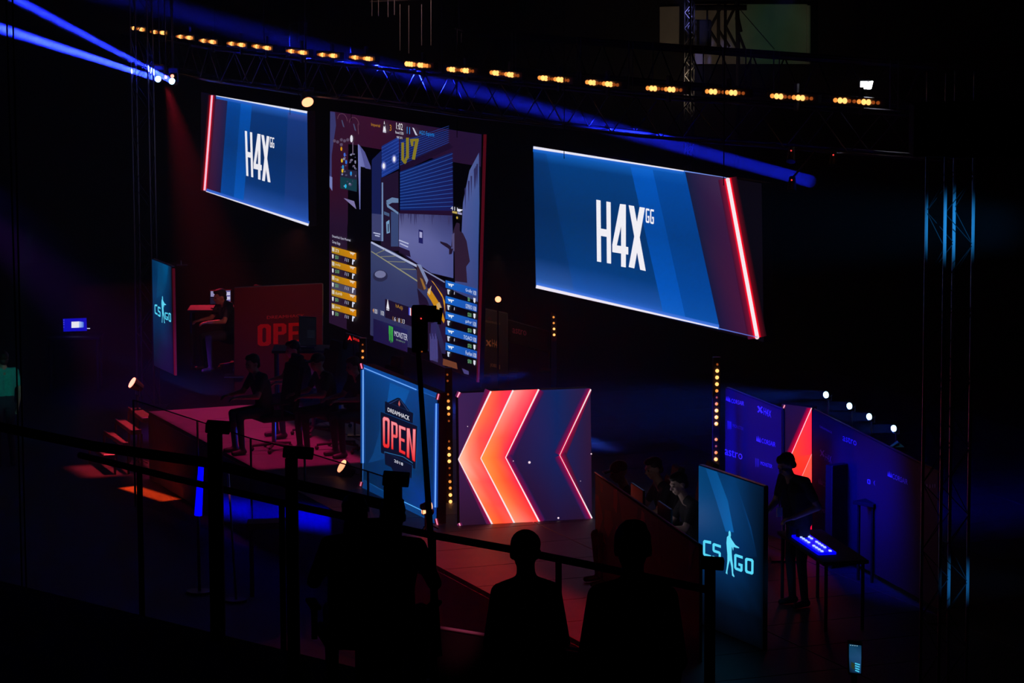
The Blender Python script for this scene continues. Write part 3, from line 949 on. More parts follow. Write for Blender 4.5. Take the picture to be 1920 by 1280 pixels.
# ---------------------------------------------------------------- pylons with the shooter logo
MAN = [(.50, 0), (.58, .03), (.60, .10), (.57, .14), (.66, .18), (.98, .27), (1.30, .29), (1.30, .31), (1.05, .325), (.84, .33), (.80, .42), (.72, .36), (.68, .34), (.66, .46), (.70, .60), (.78, .74), (.80, .92), (.90, .975), (.88, 1.0), (.70, .98), (.64, .80), (.52, .66), (.40, .78), (.30, .93), (.30, 1.0), (.16, .985), (.24, .86), (.30, .70), (.30, .55), (.26, .44), (.22, .30), (.26, .17), (.40, .12), (.40, .04)]


def pylon(q, label, letters, man, stripes, bg, side_red, zt=2.69):
    a, b = Z(*q[0], zt), Z(*q[1], zt)
    cc, d = V((b.x, b.y, 1.0)), V((a.x, a.y, 1.0))
    r = thing('led_pylon', label, 'sign', (d + cc) / 2, 'shooter logo pylons')
    n = panel_body(r, a, b, cc, d, .05, name='cabinet')
    bm = prism(bmesh.new(), [a - n * .004, b - n * .004, b - n * .05, a - n * .05], -.012, (0, 0, 1))
    obj('top_plate', bm, mat('brushed_plate', (.5, .5, .52), .35, .6), r)
    c = Canvas(a, n)
    bl, br = q[3], q[2]
    rows, cols = [], []
    for t, k in bg:
        l, m_ = mixp(q[0], bl, t), mixp(q[1], br, t)
        rows.append([l, mixp(l, m_, .5), mixp(l, m_, .8), m_])
        cols.append(k)
    c.grid(rows, cols)
    for s_ in stripes:
        c.poly(s_[0], s_[1])
    for ch, g in letters:
        c.glyph(ch, *g, (90, 222, 255), .26, .17)
    if man:
        o, ex, ey = man
        c.poly([(o[0] + ex[0] * u + ey[0] * v, o[1] + ex[1] * u + ey[1] * v) for u, v in MAN], (100, 224, 255))
    c.build('display', LED, r)
    if side_red:
        e = Canvas(side_red[0], n)
    return r, n, a, b


K = lambda x, y: (1290 + x / 3.05, 860 + y / 3.05)
pylon(((1310, 872.5), (1432, 913), (1430, 1217), (1309.5, 1167)), 'near teal pylon sign in front of the bending man in black', [('C', (K(86, 462), K(132, 470), K(132, 568), K(86, 553))), ('S', (K(140, 478), K(188, 494), K(188, 584), K(140, 568))), ('G', (K(264, 540), K(313, 556), K(312, 649), K(264, 631))), ('O', (K(326, 563), K(375, 573), K(374, 664), K(326, 650)))], (K(205, 396), (22, 9), (0, 84)),
      [((K(100, 52), K(165, 73), K(228, 240), K(262, 420), K(215, 415), K(160, 235)), [(8, 74, 134), (8, 80, 142), (8, 88, 156), (10, 96, 170), (8, 88, 158), (8, 80, 146)]), ((K(165, 73), K(265, 106), K(360, 390), K(395, 560), K(300, 560), K(228, 240)), [(4, 52, 100), (4, 54, 106), (5, 58, 112), (3, 30, 62), (3, 40, 86), (5, 60, 116)])],
      [(0, [(5, 62, 112), (4, 56, 108), (3, 32, 64), (2, 20, 42)]), (.25, [(5, 66, 120), (4, 58, 110), (3, 30, 62), (1, 12, 26)]), (.5, [(4, 52, 104), (4, 50, 100), (3, 30, 64), (1, 9, 20)]), (.68, [(4, 34, 70), (4, 34, 70), (3, 24, 50), (1, 8, 17)]), (.82, [(3, 12, 28), (3, 14, 32), (2, 10, 24), (1, 4, 10)]), (1, [(2, 4, 9), (2, 4, 9), (1, 3, 8), (1, 2, 5)])], None)
Q = lambda x, y: (270 + x / 5.565, 470 + y / 5.565)
rp, n, a, b = pylon(((284.8, 486), (321.5, 500), (325, 702), (288.5, 685)), 'far teal pylon sign with a dim red edge strip', [('C', (Q(110, 558), Q(138, 562), Q(140, 670), Q(112, 655))), ('S', (Q(144, 576), Q(172, 592), Q(172, 694), Q(144, 676))), ('G', (Q(216, 640), Q(248, 648), Q(250, 728), Q(218, 712))), ('O', (Q(255, 645), Q(280, 652), Q(282, 746), Q(257, 735)))], (Q(170, 466), (8, 1.5), (1.5, 51)),
      [((Q(150, 120), Q(195, 132), Q(200, 420), Q(170, 470), Q(130, 500)), (6, 66, 112)), ((Q(195, 132), Q(250, 160), Q(240, 330), Q(210, 460), Q(200, 420)), [(4, 78, 128), (3, 84, 138), (4, 60, 108), (4, 50, 96), (4, 60, 104)])],
      [(0, [(4, 44, 84), (4, 70, 116), (5, 60, 104), (16, 16, 30)]), (.3, [(4, 50, 96), (4, 56, 104), (4, 40, 84), (14, 14, 30)]), (.6, [(4, 40, 84), (4, 44, 88), (4, 30, 66), (10, 10, 26)]), (.8, [(3, 26, 56), (3, 20, 48), (3, 14, 40), (5, 6, 22)]), (1, [(3, 8, 30), (3, 8, 30), (3, 8, 30), (3, 5, 24)])], None)
pe = b + (b - a).normalized() * .03
bm = prism(bmesh.new(), [pe + V((0, 0, -.02)), pe + (b - a).normalized() * .06 + V((0, 0, -.02)), V((pe.x, pe.y, 1.0)) + (b - a).normalized() * .06, V((pe.x, pe.y, 1.0))], .03, n)
obj('edge_strip', bm, mat('dim_red_strip', (.1, 0, 0), .5, emit=lin((66, 6, 20)), strength=1, sample=False), rp, 'dim red vertical strip')
bm = bmesh.new()
box(bm, D(341, 497, b.y), .16, .08, .02)
cyl(bm, D(339, 488, b.y), D(339, 497, b.y), .012)
obj('clamp', bm, M_ALU, rp)

# ---------------------------------------------------------------- printed banners
def sails(c, x, y, w_, h, col, sl=.45):
    for k in range(3):
        x0 = x + w_ * k / 3.2
        c.poly(((x0, y + sl * (x0 - x) + h), (x0 + w_ * .12, y + sl * (x0 - x) + h * (.35 - .14 * k) if k < 2 else y + sl * (x0 - x) + h * .3), (x0 + w_ * .34, y + sl * (x0 + w_ * .3 - x) + h)), col)


def cross_mark(c, x, y, w_, h, col):
    c.line((x, y), (x + w_, y + h), w_ * .34, w_ * .42, col)
    c.line((x + w_, y + h * .1), (x, y + h * .9), w_ * .3, w_ * .34, col)


def claw(c, x, y, w_, h, col, sl=.3):
    for k in range(3):
        xx = x + k * w_ / 3
        c.poly(((xx, y + sl * k * w_ / 3), (xx + w_ * .2, y + sl * k * w_ / 3 + 1), (xx + w_ * .2, y + h * .9), (xx + w_ * .06, y + h)), col)


def banner(name, q, label, ground, draw, group=None, zt=None, d=None, foot=True, frame=True):
    if zt is not None:
        a, b, cc, e = quad_plane(q, zt=zt)
    else:
        a, b, cc, e = [D(*p, d) for p in q]
    base = (e + cc) / 2
    r = thing(name, label, 'banner', base, group)
    n = (b - a).cross(e - a).normalized()
    if n.dot(CAMP - a) < 0:
        n = -n
    c = Canvas(a, n)
    c.poly(q, ground)
    draw(c)
    c.build('printed_face', PRINT, r)
    bm = bmesh.new()
    for p_, q_ in ((a, b), (b, cc), (cc, e), (e, a)):
        cyl(bm, p_ - n * .03, q_ - n * .03, .016, seg=6)
    if foot:
        for p_ in (e, cc):
            cyl(bm, p_ - n * .03, V((p_.x, p_.y, 1.0)) - n * .03, .016, seg=6)
            box(bm, V((p_.x, p_.y, 1.012)) - n * .03, .3, .3, .02)
    obj('banner_frame', bm, M_DALU, r)
    return r


LT = (245, 245, 250)


def d1(c):
    sails(c, 1361, 738, 9, 12, LT)
    c.text('CORSAIR', 1371, 755, 1395, 760.5, 8, LT)
    cross_mark(c, 1421, 761, 8, 13, LT)
    c.text('H4X', 1432, 777, 1446, 783, 13.5, LT)
    claw(c, 1364, 788, 8, 17, (150, 150, 160))
    c.text('MONSTER', 1374, 800, 1394, 807, 6, (150, 150, 160))
    c.text('astro', 1359, 852, 1392, 862, 13, LT)
    sails(c, 1418, 812, 9, 14, LT)
    c.text('CORSAIR', 1428, 830, 1454, 838, 9, LT)
    claw(c, 1416, 858, 8, 18, (150, 150, 160))
    c.text('MONSTER', 1426, 871, 1448, 878, 7, LT)


banner('sponsor_banner', ((1360, 727), (1465, 768), (1465, 1010), (1360, 975)), 'sponsor wall lit deep blue between the orange lamp column and the bending man', (62, 62, 70), d1, 'blue lit sponsor walls', zt=2.75)


def d2(c):
    c.text('DREAMHACK', 1537, 801, 1560, 813, 4, LT)
    c.text('astro', 1580, 826, 1606, 836, 11, LT)
    cross_mark(c, 1538, 843, 7, 13, LT)
    c.text('H4X', 1547, 862, 1559, 868, 13, LT)
    sails(c, 1534, 892, 9, 14, LT)
    c.text('CORSAIR', 1543, 911, 1561, 919, 9, LT)
    claw(c, 1534, 946, 7, 17, (150, 150, 160))
    c.text('MONSTER', 1541, 960, 1559, 966, 7, LT)
    sails(c, 1664, 878, 9, 14, LT)
    c.text('CORSAIR', 1673, 897, 1702, 909, 10, LT)
    c.glyph('O', (1626, 897.5), (1632, 899), (1632, 908), (1626, 906), LT, .3, .2)
    c.text('(', 1638, 909, 1641, 910, 9, LT)
    for x in (1737, 1743, 1748, 1752):
        c.poly(((x, 907), (x + 1.6, 907.6), (x + 1.6, 914), (x, 914.5)), LT)


banner('sponsor_banner', ((1523, 768), (1758, 886), (1758, 1140), (1523, 1012)), 'long sponsor wall lit blue, running from the arrow screen slice to the tall truss', (62, 62, 70), d2, 'blue lit sponsor walls', zt=2.6)


def d3(c):
    c.text('DREAMHACK', 907.5, 603.5, 938.5, 609.5, 4.6, (150, 120, 90))
    c.poly(((913, 598), (918, 592), (923, 600)), (90, 30, 34))
    cross_mark(c, 912, 637, 8, 12, (225, 150, 100))
    c.text('H4', 922.5, 650, 932, 652.5, 14.5, (225, 150, 100))
    c.text('JOBS', 919, 688, 931, 690.5, 7.5, (205, 150, 110))
    c.line((936.8, 684), (936.8, 692), 1.4, 1.4, (200, 150, 110))


banner('backdrop_banner', ((903, 578), (951, 588), (951, 735), (903, 728)), 'dark backstage wall with small orange lettering, right of the tall middle screen', (46, 42, 42), d3, d=53)


def d4(c):
    c.text('astro', 961, 624, 987, 629.5, 11, (190, 80, 110))


banner('backdrop_banner', ((953, 600), (1030, 622), (1030, 660), (953, 640)), 'dim backstage wall with faint pink lettering, below the wide screen', (26, 20, 22), d4, d=53.5)


def d5(c):
    c.text('DREAMHACK', 500.5, 598, 571, 594, 5.8, (225, 70, 60))
    for ch, x0, x1, y0, y1 in (('O', 483, 508, 608, 649), ('P', 512.5, 537, 606.5, 645), ('E', 541, 562, 605.5, 644), ('N', 566, 588, 604.5, 642)):
        c.glyph(ch, (x0, y0), (x1, y0 - 1), (x1, y1 - 1.5), (x0, y1), (225, 22, 16), .36, .16)
    c.text('2018', 526, 660, 556, 658, 6, (170, 40, 40))


banner('backdrop_banner', ((440, 540), (604, 532), (604, 745), (440, 748)), 'dark red backdrop with big red lettering at the far side of the stage', (92, 16, 20), d5, d=53.0)
spot(D(560, 430, 49), D(530, 600, 53), 160, (1, .25, .22), 40, 1.0, .08)  # added unseen spot to brighten the red backdrop
spot(D(934, 470, 51), D(922, 630, 53), 45, (1, .62, .4), 40, 1.0, .05)

# ---------------------------------------------------------------- lighting rig
E_HI = mat('lamp_amber_bright', (.8, .5, .2), .3, emit=(1, .40, .11), strength=2.3, sample=False)
E_MID = mat('lamp_amber', (.6, .3, .1), .3, emit=(1, .33, .06), strength=1.1, sample=False)
E_LOW = mat('lamp_amber_dim', (.3, .1, .04), .3, emit=(1, .2, .03), strength=.28, sample=False)
LV = {2: E_HI, 1: E_MID, 0: E_LOW}
ZB = 6.0
BARS = [((243.7, 52), (270.5, 56)), ((282.5, 59.5), (311, 62)), ((331, 68), (361, 71.5)), ((374, 75.5), (404.5, 79.5)), ((426, 81), (459.5, 85)), ((472.5, 86), (508, 91)), ((537, 95), (575, 99.5)), ((595.5, 102), (632, 105)), ((655, 106.7), (699, 111)), ((760, 119.5), (808, 124)), ((838, 129.5), (889, 133.5)), ((919, 135.7), (974, 142)), ((1009, 145.5), (1068, 151)), ((1098, 153.7), (1161, 159.5)), ((1211, 165), (1280, 169)), ((1322, 171), (1397.5, 175)), ((1444, 179.5), (1525.5, 185)), ((1562, 187.5), (1651, 193))]
ORD = ['first', 'second', 'third', 'fourth', 'fifth', 'sixth', 'seventh', 'eighth', 'ninth']
for i, (p, q) in enumerate(BARS):
    a, b = Z(*p, ZB), Z(*q, ZB)
    lab = f'row of ten amber lamps on the rig, {ORD[i]} from the far end' if i < 9 else f'row of ten amber lamps on the rig, {ORD[17 - i]} from the near end'
    r = thing('light_bar', lab, 'stage light', (a + b) / 2, 'amber light bars along the rig')
    u = (b - a).normalized()
    n = V((u.y, -u.x, 0)).normalized()
    if n.y > 0:
        n = -n
    rot = Matrix((u, n, (0, 0, 1))).transposed()
    obj('housing', box(bmesh.new(), (a + b) / 2 + V((0, 0, 0)) - n * .05, (b - a).length + .12, .08, .11, rot, .01), M_PLAS, r)
    obj('yoke', box(bmesh.new(), (a + b) / 2 - n * .09, .05, .04, .34, rot), M_DALU, r)
    pat = (1, 2, 2, 0, 0, 1, 2, 2, 0, 0) if i >= 9 else (0, 1, 2, 1, 0, 0, 1, 2, 2, 1)
    if i == 9:
        pat = (2, 2, 2, 1, 0, 2, 2, 1, 1, 0)
    rr = .037 if i >= 9 else .033
    for k in range(10):
        c0 = a.lerp(b, (k + .5) / 10)
        s_ = (.62, .8, 1.0)[pat[k]]
        obj('lamp', ball(bmesh.new(), c0, min(rr, (b - a).length / 21) * s_ * 1.0, .03, rr * s_, rot, 8, 6), LV[pat[k]], r)

# top truss following the bars
cent = [(Z(*p, ZB) + Z(*q, ZB)) / 2 for p, q in BARS]
cent = [cent[0] + (cent[0] - cent[1]) * 1.2] + cent + [cent[-1] + (cent[-1] - cent[-2]) * 1.3]
path = [cent[0]]
for a, b in zip(cent[:-1], cent[1:]):
    path.append(b)
dist = [0]
for a, b in zip(path[:-1], path[1:]):
    dist.append(dist[-1] + (b - a).length)


def along(s):
    for k in range(len(path) - 1):
        if s <= dist[k + 1] or k == len(path) - 2:
            return path[k].lerp(path[k + 1], (s - dist[k]) / (dist[k + 1] - dist[k]))


tr = thing('curved_truss', 'long curving aluminium truss carrying the row of amber lamps', 'truss', path[len(path) // 2] - V((0, 0, .6)))
N = 44
pts = [along(dist[-1] * k / N) for k in range(N + 1)]
nor = []
for k in range(N + 1):
    u = (pts[min(k + 1, N)] - pts[max(k - 1, 0)]).normalized()
    nor.append(V((-u.y, u.x, 0)) * (1 if -u.y * 0 + u.x > 0 else -1))
UP, DN = V((0, 0, -.14)), V((0, 0, -.66))
ch = [[p + nn * off + z for p, nn in zip(pts, nor)] for off in (.12, .52) for z in (UP, DN)]
for lst in ch:
    obj('chord', pipe(bmesh.new(), lst[::2], .02, 6), M_DALU, tr)
for f in (0, 2):
    for k in range(N):
        a, b = (ch[f][k], ch[f + 1][k + 1]) if k % 2 == 0 else (ch[f + 1][k], ch[f][k + 1])
        tube('brace', a, b, .009, M_DALU, tr)
for k in range(0, N + 1, 2):
    tube('cross_bar', ch[0][k], ch[2][k], .009, M_DALU, tr)
    tube('cross_bar', ch[1][k], ch[3][k], .009, M_DALU, tr)
for k in (3, 14, 25, 36):
    tube('chain', ch[0][k], V((ch[0][k].x, ch[0][k].y, 13.95)), .012, M_DALU, tr)


M_BRACE = mat('dull_dark_brace', (.02, .02, .022), .6, .3)


def tower(label, corners, z0, z1, step, rc, rb, m, zdn=0):
    base = sum(corners, V((0, 0, 0))) / 4
    r = thing('truss_tower', label, 'truss', (base.x, base.y, z0))
    for p in corners:
        tube('chord', (p.x, p.y, z0), (p.x, p.y, z1), rc, m, r)
    A, B, C_, D_ = corners
    for e, f in ((A, B), (A, C_), (B, D_), (C_, D_)):
        z, k = z0 + .1, 0
        while z + step < z1:
            p, q = (e, f) if k % 2 == 0 else (f, e)
            tube('brace', (p.x, p.y, z + step), (q.x, q.y, z), rb, M_BRACE if rb < .01 else m, r)
            z += step
            k += 1
    bm = bmesh.new()
    box(bm, (base.x, base.y, z0 + .01), .6, .6, .02)
    obj('base_plate', bm, M_DALU, r)
    return r


c4 = [D(1738.5, 290, 27), D(1773.5, 290, 26.86), D(1790.5, 290, 27.2), D(1826.5, 290, 27.06)]
tower('near tall aluminium truss tower with blue glints, at the right end of the rig', c4, 0.0, 7.4, .27, .014, .0036, mat('bright_aluminium', (.8, .8, .82), .3, .75))
c4 = [D(243, 0, 56), D(252.5, 0, 56.3), D(274.5, 0, 56), D(284.5, 0, 56.3)]
tower('far slim truss tower behind the far teal pylon', c4, 0.0, 7.6, .4, .016, .007, M_DALU)
c4 = [D(1284, 0, 71), D(1290, 0, 71.3), D(1296, 0, 71), D(1302, 0, 71.3)]
tower('distant truss tower lit blue-violet before the pale wall patches', c4, 0.0, 8.4, .16, .012, .012, M_ALU)
spot(D(1250, -60, 67), D(1292, 30, 71), 900, (.3, .3, 1), 9, 1.0, .05)  # added unseen spot that colours the distant tower blue-violet
# sleeve block and wrapped beam at the corner of the rig
r = thing('rig_corner', 'black boxy rig corner on top of the near truss tower', 'truss', D(1740, 290, 26.7))
obj('sleeve', box(bmesh.new(), D(1745, 242, 26.85), .30, .34, .40, None, .01), M_RUB, r)
obj('cover', box(bmesh.new(), D(1850, 242, 26.9), .64, .3, .42, None, .01), M_DRAPE, r)
bm = bmesh.new()
box(bm, D(1745, 242, 26.66), .18, .02, .24, None, .01)
obj('hatch', bm, M_DALU, r)
# rear truss, box girder behind
A0, A1 = Z(900, 66, 5.75), Z(1760, 128, 5.75)
r = thing('rear_truss', 'dark straight truss behind the lamps, below the pale wall patches', 'truss', (A0 + A1) / 2 + V((0, 0, -.6)))
u = (A1 - A0).normalized()
n = V((-u.y, u.x, 0))
nb = 30
for off in (0, .5):
    for z in (0, -.62):
        tube('chord', A0 + n * off + V((0, 0, z)), A1 + n * off + V((0, 0, z)), .045, M_DALU, r)
for k in range(nb):
    a, b = A0.lerp(A1, k / nb), A0.lerp(A1, (k + 1) / nb)
    z0, z1 = (0, -.62) if k % 2 else (-.62, 0)
    tube('brace', a + V((0, 0, z0)), b + V((0, 0, z1)), .013, M_DALU, r)
for x in (980, 987, 1116, 1124, 1220, 1228, 1267, 1326, 1363, 1399, 1441, 1450, 1491, 1501, 1690, 1703):
    t = (x - 900) / 860
    a = A0.lerp(A1, t)
    tube('upright', a + V((0, 0, .1)) - n * .1, a + V((0, 0, -.72)) - n * .1, .011, M_ALU, r)
for p in (A0.lerp(A1, .1), A0.lerp(A1, .9)):
    tube('chain', p, V((p.x, p.y, 13.95)), .012, M_DALU, r)
spot(D(1500, -40, 50), D(1400, 125, 52), 300, (.12, .08, 1), 30, 1.0, .05)  # added unseen blue-violet spot to pick out the rear truss
# roof bracing seen dark against the pale wall
r = thing('roof_frame', 'dark roof bracing standing out against the pale wall patch', 'truss', D(1360, 90, 72))
for p, q, w_ in (((1326, 10), (1326, 92), .02), ((1347, 5), (1347, 95), .035), ((1360, 5), (1360, 95), .03), ((1382, 0), (1384, 100), .045), ((1360, 50), (1382, 5), .03), ((1328, 58), (1352, 14), .03), ((1360, 48), (1384, 94), .03), ((1330, 56), (1352, 90), .03), ((1347, 56), (1368, 88), .03), ((1384, 60), (1396, 92), .03), ((1384, 14), (1452, 92), .008), ((1300, 14), (1400, 14), .06), ((1382, 32), (1388, 60), .05)):
    tube('beam', D(*p, 72), D(*q, 72), w_, M_DRAPE, r)
obj('motor', box(bmesh.new(), D(1318, 62, 72.2), .34, .3, .55, None, .03), M_DRAPE, r)
tube('chain', D(1360, 2, 72), D(1360, -700, 72), .03, M_DRAPE, r)
tube('footing', D(1384, 100, 72), V((D(1384, 100, 72).x, 72, 0)), .045, M_DRAPE, r)
for nm, xs, lab in (('hanging_ladder', ((545, 48, 68), (560.5, 44, 78), (575, 42, 78)), 'three thin rods hanging over the far part of the rig'), ('hanging_ladder', ((697.5, 6, 30), (709.5, 0, 30), (727.5, 6, 32), (739.5, 0, 28), (750, 8, 95), (766.5, 10, 100), (790.5, 8, 85), (808, 0, 85)), 'group of eight thin rods hanging at the top centre of the rig'), ('hanging_ladder', ((857, 56, 85), (865, 62, 80)), 'pair of short thin rods hanging right of the top centre')):
    r = thing(nm, lab, 'rod', D(xs[0][0], xs[0][2], 58))
    for x, y0, y1 in xs:
        tube('rod', D(x, y1, 58), D(x, y0 - (60 if y0 < 7 else 0), 58), .008, M_ALU, r)
    bm = bmesh.new()
    cyl(bm, D(xs[0][0] - 4, xs[0][1] - 3, 58.05), D(xs[-1][0] + 4, xs[-1][1] - 3, 58.05), .02)
    obj('cross_bar', bm, M_DALU, r)
    p = D((xs[0][0] + xs[-1][0]) / 2, xs[0][1] - 3, 58.05)
    tube('chain', p, V((p.x, p.y, 13.95)), .01, M_DALU, r)
spot(D(780, -80, 52), D(760, 40, 58), 130, (1, .5, .4), 20, 1.0, .05)  # added unseen spot to pick out the hanging rods


# ---------------------------------------------------------------- single fixtures
def lens_mat(name, c1, s1):
    return mat(name, (.5, .5, .5), .3, emit=c1, strength=s1, sample=False)


E_ORW = lens_mat('lens_orange_white', (1, .30, .14), 3.0)
E_REDW = lens_mat('lens_red_white', (1, .26, .18), 3.2)
E_BLW = lens_mat('lens_blue_white', (.45, .75, 1), 5)
E_WHT = lens_mat('lens_white', (.9, .93, 1), 9)
E_RDOT = lens_mat('red_indicator', (1, .05, .05), 1.2)


def par(label, c0, aim, R, lens, base_z=None, group=None, hang_z=None, depth=None):
    """a can with a lit lens whose centre is c0, standing on a pole or hanging from one"""
    aim = V(aim).normalized()
    depth = depth or R * 2.0
    r = thing('stage_light', label, 'stage light', (c0.x, c0.y, base_z if base_z is not None else c0.z), group)
    bm = bmesh.new()
    cyl(bm, c0 - aim * (depth + .012), c0 - aim * .012, R * .7, R * 1.12, 14)
    obj('can', bm, M_PLAS, r)
    bm = bmesh.new()
    cyl(bm, c0 - aim * .012, c0, R, R, 16)
    obj('lens', bm, lens, r)
    k = c0 - aim * depth * .6
    bm = bmesh.new()
    side = aim.cross(V((0, 0, 1))).normalized() * R * 1.35
    z_ = -1 if base_z is not None else 1
    e = k + V((0, 0, z_ * R * 1.7))
    pipe(bm, [k + side, e + side, e - side, k - side], R * .1, 6)
    obj('yoke', bm, M_DALU, r)
    if base_z is not None:
        bm = bmesh.new()
        if e.z - base_z > .05:
            cyl(bm, e, (e.x, e.y, base_z + .01), R * .16 + .004, seg=8)
        for t in range(3):
            v = V((math.cos(t * 2.1), math.sin(t * 2.1), 0)) * max(.12, R * 1.6)
            cyl(bm, V((e.x, e.y, base_z + .07)), V((e.x, e.y, base_z + .01)) + v, .01, seg=6)
        obj('stand', bm, M_DALU, r)
    elif hang_z is not None:
        bm = bmesh.new()
        cyl(bm, e, (e.x, e.y, hang_z), .012, seg=8)
        obj('drop_pole', bm, M_DALU, r)
    return r


def moving_head(label, c0, aim, R, lens, hz):
    aim = V(aim).normalized()
    r = thing('moving_head', label, 'stage light', (c0.x, c0.y, c0.z), 'moving heads at the far end of the rig')
    bm = bmesh.new()
    cyl(bm, c0 - aim * (R * 3.2), c0 - aim * .01, R * .75, R * 1.05, 14)
    obj('head', bm, M_PLAS, r)
    bm = bmesh.new()
    ball(bm, c0 - aim * .012, R, R, R * .35, frame_z(aim), 14, 8)
    obj('lens', bm, lens, r)
    k = c0 - aim * R * 1.6
    bm = bmesh.new()
    s_ = aim.cross(V((0, 0, 1))).normalized() * R * 1.3
    pipe(bm, [k + s_, k + s_ + V((0, 0, .16)), k - s_ + V((0, 0, .16)), k - s_], .014, 6)
    obj('yoke', bm, M_DALU, r)
    obj('base', box(bmesh.new(), k + V((0, 0, .2)), .16, .14, .08, None, .01), M_PLAS, r)
    tube('drop_pole', k + V((0, 0, .24)), V((k.x, k.y, hz)), .012, M_DALU, r)
    return r


moving_head('beam lamp throwing the lower of the two blue beams', HEAD_A, D(-300, -43, 46) - HEAD_A, .055, E_BLW, 13.95)
moving_head('beam lamp throwing the upper of the two blue beams', HEAD_B, D(-300, -172, 46) - HEAD_B, .055, E_BLW, 13.95)
par('small red lamp above the two blue beam lamps, the nearer of two', D(323, 143, 57.3), (.1, -1, -.5), .03, E_REDW, group='small red lamps', hang_z=13.95)
par('small red lamp above the two blue beam lamps, the farther of two', D(310, 145, 57.3), (-.2, -1, -.5), .03, E_REDW, group='small red lamps', hang_z=13.95)
par('glowing orange lamp hanging over the corner of the smaller screen', D(577, 192, 52.9), (.35, -1, -.75), .09, E_ORW, hang_z=13.95)
par('tilted red floor lamp on a stand beyond the stage steps', D(247, 716.5, 51), (-.72, -.28, .52), .085, E_REDW, base_z=0.0)
par('tilted orange floor lamp at the foot of the red letter badge screen', D(640, 873, 44.5), (-.72, -.25, .50), .09, E_ORW, base_z=1.0)
par('orange floor lamp glaring between the two pod screens, the left one of two', D(795, 956, 40.9), (-.8, -.5, .3), .055, E_ORW, base_z=1.0, group='lamps between the pods')
par('orange floor lamp glaring between the two pod screens, the right one of two', D(806.5, 947, 40.7), (.85, -.45, .25), .055, E_ORW, base_z=1.0, group='lamps between the pods')
par('single amber lamp on a pole right of the tall middle screen', D(934, 561, 51), (.1, -1, .1), .045, E_ORW, base_z=1.0)
for i, (x, y) in enumerate(((1548, 740), (1592, 761), (1629, 781), (1675, 803))):
    par('blue-white lamp shining sideways, %s from the arrow screen slice' % ('first', 'second', 'third', 'fourth')[i], D(x, y, 40), (-.75, -.66, .0), .038, E_BLW, base_z=0.0 if i > 1 else 1.0, group='blue-white side lamps')
r = thing('flood_light', 'white square floodlight glaring on top of the rig', 'stage light', D(1620, 168, 43.6))
p = D(1620, 159.5, 43.5)
obj('housing', box(bmesh.new(), p + V((.01, .06, 0)), .13, .1, .13, None, .01), M_PLAS, r)
obj('lens', box(bmesh.new(), p, .09, .012, .095, None, .004), E_WHT, r)
obj('barn_door', box(bmesh.new(), p + V((.075, -.02, .0)), .012, .09, .10, Matrix.Rotation(-.6, 3, 'Z') @ Matrix.Rotation(.25, 3, 'Y')), E_WHT, r, 'side flap made to glow as if lit')  # flap emits by itself to look lit by the floodlight
tube('clamp', p + V((0, .08, -.05)), p + V((0, .08, -.35)), .015, M_DALU, r)
for i, (x, y, dd_) in enumerate(((1483, 282, 43.2), (1562, 290, 42.6), (1484, 337, 43))):
    c0 = D(x, y, dd_)
    r = thing('stage_light', 'unlit lamp with a tiny red indicator, %s' % ('above the blue beam, near the wide screen', 'above the blue beam, farther from the wide screen', 'in the path of the blue beam')[i], 'stage light', c0, 'unlit lamps near the blue beam')
    bm = bmesh.new()
    cyl(bm, c0 + V((.02, .10, .02)), c0 + V((0, .0, -.14)), .04, .06, 12)
    obj('can', bm, M_PLAS, r)
    obj('indicator', ball(bmesh.new(), c0 + V((0, -.03, 0)), .010, u=8, v=6), E_RDOT, r, 'tiny red indicator')
    near = min((v for p_, q_ in zip(ch[1][:-1], ch[1][1:]) for v in (p_.lerp(q_, t / 8) for t in range(9))), key=lambda v: (v - c0).length)
    tube('drop_pole', c0 + V((.01, .05, .01)), near, .014, M_DALU, r)


def column(label, pts, lv, d, rad=.022, base=1.0):
    P_ = [D(x, y, d) for x, y in pts]
    top = max(P_, key=lambda v: v.z)
    r = thing('lamp_column', label, 'stage light', (P_[0].x, d + .05, base), 'upright amber lamp columns')
    bm = bmesh.new()
    hgt = top.z + .08 - base
    box(bm, (P_[0].x * .5 + P_[-1].x * .5, d + .06, base + hgt / 2), .09, .08, hgt, None, .008)
    obj('housing', bm, M_PLAS, r)
    for p, l in zip(P_, lv):
        obj('lamp', ball(bmesh.new(), p, rad * (.6, .85, 1)[l], .03, rad * (.6, .85, 1)[l], None, 8, 6), LV[l], r)


F5 = lambda x, y: (670 + x / 3.88, 670 + y / 3.88)
column('amber lamp column in the gap between the two pod screens', [F5(*p) for p in ((655, 125), (657, 170), (660, 268), (662, 317), (663, 367), (665, 412), (666, 462), (667, 610), (668, 660), (668, 708), (669, 755), (671, 805), (672, 855), (674, 903), (676, 950), (677, 1000), (678, 1048))], (0, 0, 0, 1, 2, 1, 0, 0, 1, 2, 2, 0, 0, 1, 1, 2, 2), 42.6)
F3 = lambda x, y: (960 + x / 4, 640 + y / 4)
column('amber lamp column standing behind the near teal pylon', [F3(*p) for p in ((1540, 172), (1539, 220), (1538, 270), (1537, 320), (1536, 370), (1536, 420), (1534, 468), (1534, 518), (1533, 568), (1532, 617), (1531, 735), (1531, 785), (1530, 833), (1529, 883), (1528, 932))], (0, 2, 2, 2, 1, 0, 1, 2, 2, 2, 1, 0, 1, 2, 2), 40.2)
column('short amber lamp column below the wide screen', [(1038, 594.5), (1038.3, 605.5), (1038.8, 616.5), (1039, 627.5)], (1, 1, 2, 2), 50, .018)
column('short amber lamp column by the far edge of the red letter badge screen', [(680, 646), (680, 658), (680, 670)], (0, 1, 1), 44.4, .019)

